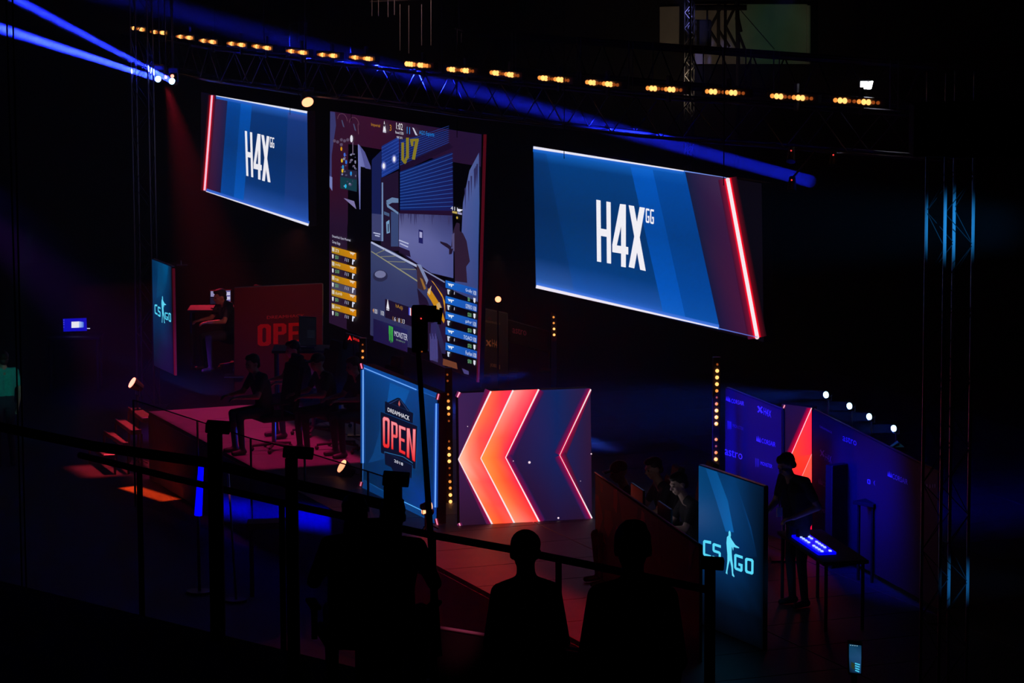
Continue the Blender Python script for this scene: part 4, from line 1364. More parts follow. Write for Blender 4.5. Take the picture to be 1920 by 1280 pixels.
# ---------------------------------------------------------------- small screens
def monitor(name, label, q, d, draw, table=None, cat='monitor', m=None):
    a, b, cc, e = [D(*p, d) for p in q]
    base = (cc + e) / 2
    r = thing(name, label, cat, (base.x, base.y, table if table is not None else base.z))
    n = panel_body(r, a, b, cc, e, .04, M_PLAS, 'bezel', .012)
    c = Canvas(a, n)
    draw(c, q)
    c.build('display', LEDN, r)
    bm = bmesh.new()
    if table is not None:
        cyl(bm, base + V((0, .05, .05)), V((base.x, base.y + .05, table + .01)), .014, seg=8)
        box(bm, (base.x, base.y + .05, table + .01), .2, .14, .02)
    obj('stand', bm, M_PLAS, r)
    return r


def table(label, c0, sx, sy, z0, z1, rotz=0.0):
    r = thing('table', label, 'table', (c0[0], c0[1], z0))
    rot = Matrix.Rotation(rotz, 3, 'Z')
    obj('table_top', box(bmesh.new(), (c0[0], c0[1], z1 - .02), sx, sy, .04, rot, .006), M_BLACK, r)
    for i in (-1, 1):
        for j in (-1, 1):
            p = V((c0[0], c0[1], 0)) + rot @ V((i * (sx / 2 - .05), j * (sy / 2 - .05), 0))
            tube('leg', (p.x, p.y, z0), (p.x, p.y, z1 - .04), .02, M_BLACK, r)
    return r


def scr1(c, q):
    c.poly(q, (14, 14, 190))
    c.poly(((134, 603), (148, 602.4), (148, 614), (134, 614.6)), (245, 245, 255))
    c.poly(((148, 602.4), (157, 603.5), (157, 613.5), (148, 614)), [(190, 215, 255), (60, 110, 240), (60, 110, 240), (170, 200, 255)])
    for y in (600, 604, 608, 613):
        c.line((119.4, y), (120.2, y), .8, .8, (190, 190, 255))


p = D(140, 622, 58)
table('small black table under the far blue desktop monitor', (p.x, p.y + .05), .9, .6, 0, p.z - .06)
monitor('monitor', 'small monitor glowing with a blue desktop and white window, far from the stage', ((118, 597.5), (162, 596), (163, 620), (119, 621.5)), 58, scr1, p.z - .06)
p0 = D(166, 615.6, 57.9)
obj('status_light', box(bmesh.new(), p0, .05, .01, .012), lens_mat('lens_dim_white', (.7, .75, 1), 1.0), bpy.data.objects['monitor'])


def scr2(c, q):
    c.poly(q, (22, 16, 34))
    random.seed(11)
    for k in range(9):
        y = 547 + k * 2.6
        c.line((395, y), (395 + random.uniform(8, 20), y), 1.5, 1.5, (190, 185, 240) if y < 556 else (30, 22, 44))
    c.poly(((421, 545), (432, 544.6), (432, 568.5), (421.5, 568)), (140, 135, 190))
    for k in range(8):
        c.line((422, 546.5 + 2.8 * k), (431.5, 546 + 2.8 * k), 1.4, 1.4, (240, 238, 255) if k % 3 else (90, 84, 140))


p = D(413, 571, 54)
table('dark desk under the small white text monitor at the far side of the stage', (p.x, p.y + .05), 1.0, .6, 1.0, p.z - .05)
monitor('monitor', 'small monitor with white text partly hidden by a head, far side of the stage', ((394, 545.5), (432, 544), (432, 569), (394, 570)), 54, scr2, p.z - .05)
p = D(576, 650, 49.6)
table('desk with the dark monitor in front of the red backdrop', (p.x, p.y + .05), 1.0, .6, 1.0, p.z - .02)
monitor('monitor', 'switched-off monitor covering the last red letter of the backdrop', ((561, 594), (592, 596), (592, 648), (561, 647)), 49.6, lambda c, q: (c.poly(q, (6, 7, 12)), [c.line((576, 620 + k * 3), (590, 620.5 + k * 3), 1, 1, (20, 24, 34)) for k in range(5)]), p.z - .02)


def scr3(c, q):
    c.poly(q, (10, 2, 4))
    c.poly(((652, 637), (656, 628.5), (660, 638), (658, 638), (656, 634), (654, 637)), (255, 40, 40))
    c.text('ima', 662, 636.5, 674, 641, 6, (255, 40, 40))


p = D(663, 646, 47.5)
monitor('led_sign', 'tiny sign with glowing red letters under the tall middle screen', ((649, 625), (677, 633), (677, 646), (649, 641)), 47.5, scr3, 1.0, 'sign')


def scr4(c, q):
    c.grid([[q[0], q[1]], [(1592, 1230), (1615, 1232)], [q[3], q[2]]], [[(12, 62, 92), (8, 48, 76)], [(24, 66, 104), (30, 70, 110)], [(6, 16, 30), (20, 60, 100)]])
    for k in range(4):
        c.line((1594 + 4 * k, 1209 + k * .4), (1596 + 4 * k, 1209.3 + k * .4), 1.2, 1.2, (150, 190, 200))
    c.poly(((1596, 1240), (1603, 1244), (1601, 1256), (1596, 1250)), (40, 52, 34))
    for k in range(4):
        c.line((1603 + k * .2, 1243 + 4.4 * k), (1612.5 - k * .5, 1246 + 4.4 * k), 2.2, 2.2, (70, 200, 235))


monitor('phone', 'small phone screen with a striped teal picture, low in the near dark', ((1592, 1207), (1615, 1210), (1614, 1262), (1593, 1260)), 16.2, scr4, 4.4, 'phone')

# ---------------------------------------------------------------- people
def mats_for(shirt, trousers, skin=M_SKIN):
    return [skin, shirt, trousers, M_SHOE]


SK, SH, TR, SO = 0, 1, 2, 3


def stand_pose(**k):
    j = dict(hipL=(-.09, 0, .93), hipR=(.09, 0, .93), knL=(-.10, .03, .50), knR=(.10, .03, .50), anL=(-.11, -.01, .09), anR=(.11, -.01, .09), waist=(0, 0, 1.10), chest=(0, .01, 1.32), neck=(0, -.01, 1.47), head=(0, .02, 1.62), shL=(-.18, 0, 1.42), shR=(.18, 0, 1.42), elL=(-.24, -.03, 1.14), elR=(.24, -.03, 1.14), wrL=(-.23, .07, .89), wrR=(.23, .07, .89), hdL=(0, .35, -1), hdR=(0, .35, -1), yaw=0, pitch=0)
    j.update(k)
    return j


def sit_pose(**k):
    j = dict(hipL=(-.09, 0, .56), hipR=(.09, 0, .56), knL=(-.12, .43, .54), knR=(.12, .43, .54), anL=(-.12, .40, .09), anR=(.12, .40, .09), waist=(0, .02, .72), chest=(0, .07, .93), neck=(0, .11, 1.09), head=(0, .18, 1.22), shL=(-.18, .09, 1.04), shR=(.18, .09, 1.04), elL=(-.25, .22, .80), elR=(.25, .22, .80), wrL=(-.15, .45, .79), wrR=(.15, .45, .79), hdL=(.15, 1, -.1), hdR=(-.15, 1, -.1), yaw=0, pitch=-.2)
    j.update(k)
    return j


def capsule(bm, p, q, r1, r2, seg=10):
    cyl(bm, p, q, r1, r2, seg)
    ball(bm, p, r1, u=seg, v=6)
    ball(bm, q, r2, u=seg, v=6)


def person(label, loc, heading, J, bulk=1.0, shirt=M_SHIRT, trousers=M_JEAN, hair='short', voxel=.011, group=None, skin=M_SKIN, sleeve=.55, hairm=M_HAIR):
    root = thing('person', label, 'person', (0, 0, 0), group)
    J = {k: (V(v) if isinstance(v, tuple) else v) for k, v in J.items()}
    caps = []
    bm = bmesh.new()

    def C(p, q, r1, r2, m, seg=10):
        capsule(bm, p, q, r1, r2, seg)
        caps.append((p, q, (r1 + r2) / 2, m))

    hipc = (J['hipL'] + J['hipR']) / 2
    for s in ('L', 'R'):
        sx = -1 if s == 'L' else 1
        C(J['hip' + s], J['kn' + s], .085, .06, TR)
        C(J['kn' + s], J['an' + s], .058, .042, TR)
        a = J['an' + s]
        C(a + V((0, -.03, -.045)), a + V((sx * .02, .14, -.055)), .042, .034, SO, 8)
        off = V((sx * .065 * bulk, 0, 0))
        C(hipc + V((sx * .05, 0, .02)), J['waist'] + off, .105 * bulk, .10 * bulk, TR)
        C(J['waist'] + off, J['chest'] + off * 1.2, .098 * bulk, .115 * bulk, SH)
        C(J['chest'] + off * 1.2, J['sh' + s] + V((-sx * .06, 0, -.03)), .112, .07, SH)
        C(J['neck'] + V((0, 0, -.03)), J['sh' + s], .052, .062, SH)
        m = J['sh' + s].lerp(J['el' + s], sleeve + .1)
        C(J['sh' + s], m, .060, .050, SH)
        C(m, J['el' + s], .044, .040, SK if sleeve < .9 else SH)
        C(J['el' + s], J['wr' + s], .041, .027, SK if sleeve < .9 else SH)
        # hand: palm, four unequal bent fingers, thumb from the side
        f = J['hd' + s].normalized()
        w_ = J['wr' + s]
        across = f.cross(V((0, 0, 1)))
        across = across.normalized() if across.length > .2 else V((1, 0, 0))
        if abs(f.z) > .7:
            across = V((0, 1, 0)) - f * f.y
            across.normalize()
        dn = across.cross(f).normalized()
        if dn.z > 0 and abs(f.z) < .7:
            dn = -dn
        for t in (-.022, 0, .022):
            C(w_ + f * .01 + across * t * .5, w_ + f * .085 + across * t, .017, .016, SK, 8)
        for t, ln in ((-.031, .058), (-.0105, .07), (.0105, .076), (.031, .066)):
            k0 = w_ + f * .09 + across * t
            k1 = k0 + (f * .85 + dn * .35).normalized() * ln * .5
            k2 = k1 + (f * .45 + dn * .8).normalized() * ln * .5
            C(k0, k1, .0105, .0098, SK, 8)
            C(k1, k2, .0098, .0085, SK, 8)
        tq = across * (.034 if s == 'R' and True else .034) * (-1 if s == 'R' else 1)
        k0 = w_ + f * .03 + tq * .7
        k1 = k0 + (f * .7 + tq.normalized() * .8).normalized() * .042
        C(k0, k1, .0125, .011, SK, 8)
        C(k1, k1 + (f * .9 + dn * .3).normalized() * .028, .011, .009, SK, 8)
    H = J['head']
    C(J['neck'] + V((0, 0, -.05)), H + V((0, -.015, -.06)), .056, .052, SK)
    R = Matrix.Rotation(J['yaw'], 3, 'Z') @ Matrix.Rotation(J['pitch'], 3, 'X')
    L = lambda x, y, z: H + R @ V((x, y, z))
    ball(bm, L(0, -.012, .022), .076, .094, .092, R, 16, 10)
    ball(bm, L(0, .022, -.035), .062, .070, .080, R, 14, 10)
    ball(bm, L(0, .058, -.088), .030, .026, .026, R, 10, 8)
    cyl(bm, L(0, .080, .012), L(0, .108, -.028), .009, .017, 8)
    ball(bm, L(0, .106, -.030), .017, .014, .012, R, 8, 6)
    ball(bm, L(0, .082, .024), .050, .014, .013, R, 10, 6)
    ball(bm, L(0, .087, -.060), .024, .011, .0065, R, 8, 6)
    ball(bm, L(0, .085, -.072), .021, .011, .0065, R, 8, 6)
    for sx in (-1, 1):
        ball(bm, L(sx * .078, -.008, -.012), .012, .022, .033, R, 8, 8)
        ball(bm, L(sx * .040, .062, -.028), .024, .024, .020, R, 8, 6)
    caps.append((L(0, -.01, .03), L(0, .03, -.08), .09, SK))
    tmp = bpy.data.meshes.new('body')
    bm.to_mesh(tmp)
    bm.free()
    o = bpy.data.objects.new('body', tmp)
    COL.objects.link(o)
    md = o.modifiers.new('r', 'REMESH')
    md.mode = 'VOXEL'
    md.voxel_size = voxel
    md = o.modifiers.new('s', 'SMOOTH')
    md.iterations = 3
    md.factor = .5
    dg = bpy.context.evaluated_depsgraph_get()
    me = bpy.data.meshes.new_from_object(o.evaluated_get(dg))
    o.modifiers.clear()
    o.data = me
    me.materials.clear()
    for x in mats_for(shirt, trousers, skin):
        me.materials.append(x)
    n = len(me.polygons)
    cen = np.zeros(n * 3)
    me.polygons.foreach_get('center', cen)
    cen = cen.reshape(-1, 3)
    best, idx = np.full(n, 1e9), np.zeros(n, int)
    for p, q, r, m_ in caps:
        p, q = np.array(p), np.array(q)
        d = q - p
        t = np.clip(((cen - p) @ d) / max(d @ d, 1e-9), 0, 1)
        ds = np.linalg.norm(cen - (p + t[:, None] * d), axis=1) - r
        k = ds < best
        best[k], idx[k] = ds[k], m_
    me.polygons.foreach_set('material_index', idx)
    me.polygons.foreach_set('use_smooth', [True] * n)
    o.parent = root
    o.name = 'body'
    hb = bmesh.new()
    if hair == 'cap':
        ball(hb, L(0, -.014, .045), .085, .103, .082, R, 16, 10)
        box(hb, L(0, .115, .045), .12, .10, .012, R, .004)
    else:
        ball(hb, L(0, -.026, .038), .085, .094, .090, R, 18, 12)
        ball(hb, L(0, .020, .085), .066, .070, .040, R, 14, 8)
        ball(hb, L(0, -.070, -.030), .064, .040, .060, R, 14, 8)
        if hair == 'long':
            ball(hb, L(0, -.075, -.10), .082, .045, .14, R, 14, 8)
        for v in hb.verts:
            v.co += V((random.uniform(-1, 1), random.uniform(-1, 1), random.uniform(-1, 1))) * .0025
    obj('cap' if hair == 'cap' else 'hair', hb, hairm, root, smooth=True)
    for sx in (-1, 1):
        obj('eye', ball(bmesh.new(), L(sx * .031, .083, .002), .013, .008, .008, R, 8, 6), M_EYE, root)
    root.location = loc
    root.rotation_euler = (0, 0, heading)
    return root


def chair(label, loc, rotz, proto=[None], group=None):
    if proto[0] is None:
        r = thing('gaming_chair', label, 'chair', (0, 0, 0), group)
        obj('seat', box(bmesh.new(), (0, .02, .47), .50, .50, .09, None, .03), M_RUB, r)
        rot = Matrix.Rotation(.16, 3, 'X')
        bm = bmesh.new()
        box(bm, (0, -.27, .84), .48, .09, .66, rot, .03)
        box(bm, (0, -.36, 1.22), .30, .08, .16, rot, .03)
        obj('backrest', bm, M_RUB, r)
        for sx in (-1, 1):
            bm = bmesh.new()
            cyl(bm, (sx * .29, 0, .46), (sx * .29, 0, .66), .02, seg=8)
            box(bm, (sx * .29, .03, .68), .07, .26, .03, None, .01)
            obj('armrest', bm, M_RUB, r)
        obj('gas_lift', cyl(bmesh.new(), (0, 0, .08), (0, 0, .43), .03), M_DALU, r)
        bm = bmesh.new()
        for k in range(5):
            a = k * 2 * math.pi / 5
            p = V((math.cos(a), math.sin(a), 0)) * .30
            cyl(bm, (0, 0, .10), p + V((0, 0, .07)), .024, .016, 8)
            ball(bm, p + V((0, 0, .03)), .03, u=8, v=6)
        obj('wheel_base', bm, M_RUB, r)
        proto[0] = r
        r.location, r.rotation_euler = loc, (0, 0, rotz)
        return r
    return dup(proto[0], loc, rotz, label, group)


M_GREY = mat('charcoal_cotton', (.05, .05, .055), .9, noise=30)
M_TEAL = mat('teal_cotton', (.03, .42, .34), .9, noise=25)
PALE_SKIN = mat('pale_skin', (.62, .44, .36), .5, noise=20)
GT = 'players at the near desk'


def at_head(px, py, z, off, heading):
    """foot position so that the head of a pose (head offset off) is seen at a place in the photograph"""
    p = Z(px, py, z)
    v = Matrix.Rotation(heading, 3, 'Z') @ V((off[0], off[1], 0))
    return p - v


# desk of the near team
DA, DB = Z(1116, 886, 2.2), Z(1312, 1022, 2.2)
du = (DB - DA).normalized()
dn = V((-du.y, du.x, 0))
if dn.x < 0:
    dn = -dn
dk = thing('esports_desk', 'long slanting player desk with a red printed front', 'desk', (DA.x, DA.y, 1.0))
A0_, B0_ = V((DA.x, DA.y, 1)), V((DB.x, DB.y, 1))
obj('front_board', prism(bmesh.new(), [DA, DB, B0_, A0_], .03, -dn), M_BLACK, dk)
t0 = DA + V((0, 0, -.42))
t1 = DA.lerp(DB, .62) + V((0, 0, -.42))
obj('desk_top', prism(bmesh.new(), [t0 + dn * .03, t1 + dn * .03, t1 + dn * .5, t0 + dn * .5], .04, (0, 0, 1)), M_BLACK, dk)
for p in (t0, t1, t0.lerp(t1, .5)):
    tube('leg', p + dn * .46 + V((0, 0, -.04)), V((p.x, p.y, 1)) + dn * .46, .025, M_BLACK, dk)
bm = bmesh.new()
cyl(bm, DA + V((0, 0, .008)), DB + V((0, 0, .008)), .010, seg=6)
obj('edge_trim', bm, M_ALU, dk)
c = Canvas(DA - dn * .034, -dn)
c.poly(((1117, 890), (1311, 1026), (1311, 1200), (1117, 1078)), (30, 11, 17))
RDS = [(150, 50, 44), (190, 84, 60), (120, 26, 36), (176, 110, 70), (96, 20, 30)]
for pts, k in ((((1124, 902), (1131, 908), (1129, 924), (1126, 920)), 2), (((1116, 925), (1122, 930), (1128, 955), (1130, 972), (1122, 1000), (1117, 990)), 0), (((1150, 917), (1157, 918), (1158, 938), (1156, 962), (1150, 950)), 1), (((1134, 955), (1146, 958), (1150, 985), (1140, 1008), (1132, 985)), 2), (((1156, 986), (1161, 990), (1158, 1003), (1154, 1001)), 0), (((1115, 998), (1119, 1000), (1119, 1012), (1116, 1011)), 1), (((1127, 1000), (1132, 1004), (1136, 1020), (1131, 1015)), 0), (((1203, 956), (1208, 962), (1210, 985), (1205, 989), (1200, 984)), 3), (((1160, 925), (1196, 950), (1192, 990), (1166, 975)), 4)):
    c.poly(pts, RDS[k])
for k in range(7):
    c.line((1219 + 2.2 * k, 968 + k), (1222 + 2.6 * k, 1040 + 3 * k), .8, .8, (110, 96, 100))
c.poly(((1292, 1012), (1304, 1022), (1298, 1040), (1296, 1062), (1290, 1072)), (120, 112, 124))
c.build('printed_front', PRINT, dk, 'dark red printed artwork')
# monitors on that desk, seen from behind
for i, (t, lab) in enumerate(((.42, 'middle'), (.84, 'nearest'))):
    p = t0.lerp(t1, t) + dn * .2
    r = thing('monitor', 'dark desk monitor seen from behind, facing the %s player' % ('farther' if i == 0 else 'nearer'), 'monitor', p + V((0, 0, 0)))
    rot = Matrix((du, dn, (0, 0, 1))).transposed()
    obj('casing', box(bmesh.new(), p + V((0, 0, .30)), .50, .03, .30, rot, .008), M_PLAS, r)
    cv = bmesh.new()
    box(cv, p + V((0, 0, .30)) + dn * .0152, .45, .002, .25, rot)
    obj('display', cv, mat('monitor_glow', (.1, .1, .1), .4, emit=(.8, .75, .9), strength=.8), r)
    bm = bmesh.new()
    cyl(bm, p + V((0, 0, .02)), p + V((0, 0, .2)), .018, seg=8)
    box(bm, p + V((0, 0, .012)), .2, .16, .02, rot)
    obj('stand', bm, M_PLAS, r)

hd = math.radians(104)
P1 = at_head(1272, 906, 2.26, (0, .22), hd)
person('player with a pale lit face leaning over the near desk, closest to the near pylon', (P1.x, P1.y, 1.0), hd, sit_pose(head=(0, .22, 1.26), neck=(0, .13, 1.11), pitch=-.35, yaw=.25, wrL=(-.16, .46, .80), wrR=(.10, .48, .80)), shirt=M_SHIRT, skin=PALE_SKIN, voxel=.008, group=GT)
chair('black gaming chair of the player closest to the near pylon', (P1.x + .12, P1.y + .02, 1.0), hd, group='gaming chairs')
P2 = at_head(1225, 877, 2.26, (0, .20), hd)
person('player with dark hair at the near desk, second from the near pylon', (P2.x, P2.y, 1.0), hd, sit_pose(head=(0, .20, 1.26), pitch=-.3, yaw=.2), voxel=.009, group=GT)
chair('black gaming chair of the second player from the near pylon', (P2.x + .12, P2.y + .02, 1.0), hd, group='gaming chairs')
P3 = at_head(1160, 884, 2.26, (0, .2), hd)
person('dim person just beside the arrow screen, at the far end of the near desk', (P3.x, P3.y, 1.0), hd, sit_pose(head=(0, .20, 1.26), pitch=-.3, elL=(-.22, .10, .80), elR=(.22, .10, .80), wrL=(-.10, .26, .66), wrR=(.10, .26, .66)), hair='cap', voxel=.011, group=GT)
chair('black gaming chair of the dim person beside the arrow screen', (P3.x + .12, P3.y + .02, 1.0), hd, group='gaming chairs')
# sleeve lettering of the nearest player
# bending man
hd = math.radians(122)
PM = at_head(1474, 868, 2.58, (0, .17), hd)
person('person in a black T-shirt bending over behind the near pylon', (PM.x, PM.y, 1.0), hd, stand_pose(waist=(0, .02, 1.08), chest=(0, .05, 1.28), neck=(0, .10, 1.44), head=(0, .17, 1.565), shL=(-.20, .06, 1.39), shR=(.20, .06, 1.39), elL=(-.31, -.03, 1.13), wrL=(-.20, .22, 1.02), elR=(.25, .12, 1.12), wrR=(.14, .34, 1.02), hdL=(.3, 1, -.2), hdR=(-.3, 1, -.2), pitch=-.5, yaw=.0), bulk=1.22, voxel=.008)
sl = thing('lanyard', 'pale lanyard with a badge hanging from the bending man', 'lanyard', (0, 0, 0))
Rm = Matrix.Rotation(hd, 3, 'Z')
ln = [V((PM.x, PM.y, 1.0)) + Rm @ V(v) for v in ((-.07, .14, 1.40), (-.06, .25, 1.30), (-.02, .27, 1.12), (.03, .26, 1.30), (.07, .16, 1.40))]
OFF[sl.name] = ln[2]
sl.location = ln[2]
obj('strap', pipe(bmesh.new(), ln, .006, 6), M_GREY, sl)
obj('badge', box(bmesh.new(), ln[2] + V((0, 0, -.06)), .02, .07, .10, Rm), mat('card', (.45, .45, .45), .4), sl)
# backlit keyboard on a black desk in front of him
kz = 1.78
kq = [Z(1493, 998, kz), Z(1500, 996, kz), Z(1554, 1032, kz), Z(1550, 1042, kz)]
kc = sum(kq, V((0, 0, 0))) / 4
ku = (kq[2] - kq[1]).normalized()
table('black side desk carrying the blue backlit keyboard', (kc.x + .1, kc.y), 1.7, .5, 1.0, kz - .03, math.atan2(ku.y, ku.x))
kb = thing('keyboard', 'keyboard glowing bright blue beside the bending man', 'keyboard', (kc.x, kc.y, kz - .03))
rot = Matrix((ku, V((-ku.y, ku.x, 0)), (0, 0, 1))).transposed()
L_ = (kq[2] - kq[1]).length
obj('body', box(bmesh.new(), kc + V((0, 0, -.015)), L_, .20, .03, rot, .006), mat('blue_glow', (.02, .02, .1), .4, emit=(.0, .0, 1), strength=.9, sample=False), kb)
E_KEY = mat('key_glow', (.1, .1, .2), .4, emit=(.35, .45, 1), strength=1.6, sample=False)
for k in range(11):
    for j in (-1, 1):
        if (k + j) % 5:
            p = kc + ku * (L_ * ((k + .5) / 11 - .5)) + V((-ku.y, ku.x, 0)) * .045 * j
            obj('key', box(bmesh.new(), p + V((0, 0, .006)), L_ / 22, .022, .012, rot), E_KEY, kb)

# far team
GF = 'players of the far team'
hf = math.radians(118)
for i, (x, y, lab, hr, tw) in enumerate(((473, 678, 'far seated player in front of the left end of the red backdrop', 'short', .2), (549, 652, 'far seated player right below the big red letters', 'short', -.2), (595, 676, 'far seated player below the switched-off monitor', 'cap', .1), (662, 683, 'far seated player nearest the red letter badge screen', 'short', 0))):
    p = at_head(x, y, 2.24, (0, .18), hf)
    person(lab, (p.x, p.y, 1.0), hf, sit_pose(yaw=tw), hair=hr, voxel=.014, group=GF, shirt=M_GREY if i % 2 == 0 else M_SHIRT)
    chair('dark chair of the ' + lab.replace('in front of the left end of', 'before'), (p.x + .11, p.y + .06, 1.0), hf, group='gaming chairs')
p = Z(618, 800, 1.0)
chair('dark gaming chair standing empty nearest the audience edge of the far team', (p.x, p.y, 1.0), math.radians(60), group='gaming chairs')
p = at_head(6, 672, 1.62, (0, .02), 0)
person('person in a teal shirt standing at the far left beyond the steps', (p.x, p.y, 0), math.radians(25), stand_pose(elL=(-.26, .02, 1.16), wrL=(-.12, .22, 1.2)), shirt=M_TEAL, voxel=.013)
spot(D(60, 420, 44), V((p.x, p.y, 1.2)), 260, (.2, 1, .9), 7, .6, .05)  # added unseen cyan spot to brighten the teal shirt
p = at_head(412, 556, 2.16, (0, .18), hf)
person('person whose head hides part of the small white text monitor', (p.x, p.y, 1.0), hf, sit_pose(head=(0, .18, 1.16)), voxel=.014, hair='short', shirt=M_GREY)
r = chair('dark gaming chair at the small white text monitor', (p.x + .11, p.y + .06, 1.0), hf, group='gaming chairs')

# ---------------------------------------------------------------- clutter by the long sponsor wall
r = thing('equipment_case', 'tall black equipment case in front of the long sponsor wall', 'case', Z(1590, 1120, 1.0))
a, b = D(1561, 874, 38.6), D(1630, 862, 38.9)
e = V((a.x, a.y, 1.0))
uu = V((b.x - a.x, b.y - a.y, 0))
obj('body', prism(bmesh.new(), [a, a + uu, e + uu, e], .12, V((-uu.y, uu.x, 0)).normalized() * (-1 if uu.x > 0 else 1)), M_BLACK, r)
bm = bmesh.new()
for p, q in ((a, a + uu), (a + uu, e + uu), (e, a)):
    cyl(bm, p, q, .012, seg=6)
obj('edging', bm, M_DALU, r)
p, q = Z(1618, 942, 1.9), Z(1735, 918, 1.9)
m_ = (p + q) / 2
table('dark table edge in front of the blue lettering by the tall truss', (m_.x, m_.y), (q - p).length, .3, 1.0, 1.9, math.atan2((q - p).y, (q - p).x))
r = thing('folding_arm', 'open cyan lit arm leaning above the long sponsor wall', 'stand', D(1665, 900, 38))
E_CY = mat('painted_steel', (.5, .5, .5), .4, .3)
obj('upper_arm', box(bmesh.new(), D(1667, 839, 38), .24, .03, .02, Matrix.Rotation(-.62, 3, 'Y')), E_CY, r)
obj('reflector', prism(bmesh.new(), [D(1669, 838, 38), D(1681, 829, 38), D(1689, 832, 38.1), D(1696, 838, 38.1)], .02, (0, -1, 0)), E_CY, r)
obj('lower_arm', box(bmesh.new(), D(1676, 863, 38), .34, .03, .025, Matrix.Rotation(.38, 3, 'Y')), E_CY, r)
pj = D(1650, 851, 38)
tube('post', pj, (pj.x, pj.y, 0), .015, M_DALU, r)
spot(D(1640, 700, 36), D(1676, 848, 38), 16, (.1, .6, 1), 14, .8, .04)

# ---------------------------------------------------------------- pit: glass screen, light tube, bench
GZ = 1.5
gp = [(250, 750), (370, 789), (470, 822), (571, 847), (690, 884), (752, 904)]
G = [Z(*p, GZ) for p in gp]
r = thing('glass_barrier', 'clear glass barrier on slim posts before the stage front', 'barrier', (G[2].x, G[2].y, 0))
mg = bpy.data.materials.new('clear_glass')
mg.use_nodes = True
nt = mg.node_tree
nt.nodes.remove(nt.nodes['Principled BSDF'])
t_, g_, mx = nt.nodes.new('ShaderNodeBsdfTransparent'), nt.nodes.new('ShaderNodeBsdfGlossy'), nt.nodes.new('ShaderNodeMixShader')
t_.inputs[0].default_value = (.86, .86, .87, 1)
g_.inputs['Roughness'].default_value = .12
mx.inputs[0].default_value = .05
nt.links.new(t_.outputs[0], mx.inputs[1])
nt.links.new(g_.outputs[0], mx.inputs[2])
nt.links.new(mx.outputs[0], nt.nodes['Material Output'].inputs['Surface'])
for k in range(5):
    a, b = G[k], G[k + 1]
    u = (b - a).normalized() * .03
    n = V((-u.y, u.x, 0)).normalized()
    obj('pane', prism(bmesh.new(), [a + u, b - u, V((b.x, b.y, .06)) - u, V((a.x, a.y, .06)) + u], .012, n), mg, r)
    bm = bmesh.new()
    cyl(bm, a + V((0, 0, .004)), b + V((0, 0, .004)), .009, seg=6)
    obj('top_strip', bm, M_BLACK, r)
for p in G:
    tube('post', (p.x, p.y, 0), (p.x, p.y, GZ), .016, M_BLACK, r)
p1, p2 = D(377, 874, 42), D(371.5, 966, 42)
r = thing('light_tube', 'thin upright tube glowing pure blue behind the dark railing', 'stage light', (p2.x, p2.y, 0))
obj('tube', cyl(bmesh.new(), p2, p1, .048, .034, 12), mat('blue_tube', (.0, .0, .2), .4, emit=(.0, .0, 1), strength=1.3, sample=False), r)
bm = bmesh.new()
cyl(bm, (p2.x, p2.y, .02), p2, .02, seg=8)
cyl(bm, (p2.x, p2.y, 0), (p2.x, p2.y, .03), .16, seg=12)
obj('foot', bm, M_PLAS, r)
p1, p2 = D(428, 888, 41.5), D(439, 962, 41.5)
r = thing('reflection_pole', 'thin added pole standing in for a pink reflection, right of the blue tube', 'pole', (p2.x, p2.y, 0))  # added pole stands in for a pink reflection in the glass
tube('shaft', (p2.x + .01, p2.y, 0), p1, .014, M_ALU, r)
obj('foot', cyl(bmesh.new(), (p2.x, p2.y, 0), (p2.x, p2.y, .03), .14, seg=12), M_PLAS, r)
spot(D(300, 980, 40.5), (p1 + p2) / 2, 30, (1, .1, .5), 8, 1, .04)  # added unseen pink spot gives the pole its glint
p, q = D(462, 982, 41.6), D(534, 979, 41.9)
r = thing('bench', 'low dark bench standing out against the blue lit stage skirt', 'bench', ((p.x + q.x) / 2, p.y, 0))
obj('seat', prism(bmesh.new(), [p, q, q + V((0, .3, 0)), p + V((0, .3, 0))], .08, (0, 0, 1)), M_BLACK, r)
for t in (.1, .9):
    v = p.lerp(q, t) + V((0, .15, 0))
    tube('leg', (v.x, v.y, 0), (v.x, v.y, v.z - .08), .03, M_BLACK, r)

# ---------------------------------------------------------------- balcony in the near dark
RA, RB = Z(-60, 776, 4.87), Z(1480, 1085, 5.16)
dz = 3.7
edge = [V((-5.2, 26.9, dz)), V((-.75, 22.45, dz)), V((2.6, 18.3, dz)), V((6, 15.0, dz)), V((6, 10, dz)), V((-9, 10, dz)), V((-9, 30, dz))]
bm = prism(bmesh.new(), edge, 3.7, (0, 0, 1))
bl = tag(obj('balcony', bm, M_RUB), 'black audience balcony in the near dark below the railing', 'balcony')
bl['kind'] = 'structure'
rs = obj('riser', box(bmesh.new(), (-1, 13.6, 4.05), 12, 6.6, .7), M_RUB, None)
tag(rs, 'raised black step of the balcony behind the front row', 'step')
r = thing('railing', 'dark two-bar railing slanting across the near foreground', 'railing', (-1.6, 23.4, dz))
t1_ = [Z(-40, 792, 4.87), Z(175, 836, 4.87), Z(382, 866, 4.87), Z(576, 913, 4.87), Z(742, 951, 4.87)]
obj('top_rail', pipe(bmesh.new(), t1_, .038, 8), M_RUB, r)
t2_ = [Z(150, 853, 4.6), Z(330, 897, 4.6), Z(576, 953, 4.6), Z(815, 1004, 4.6), Z(955, 1029, 4.6), Z(1100, 1058, 4.6), Z(1330, 1106, 4.6)]
obj('lower_rail', pipe(bmesh.new(), t2_, .026, 8), M_RUB, r)
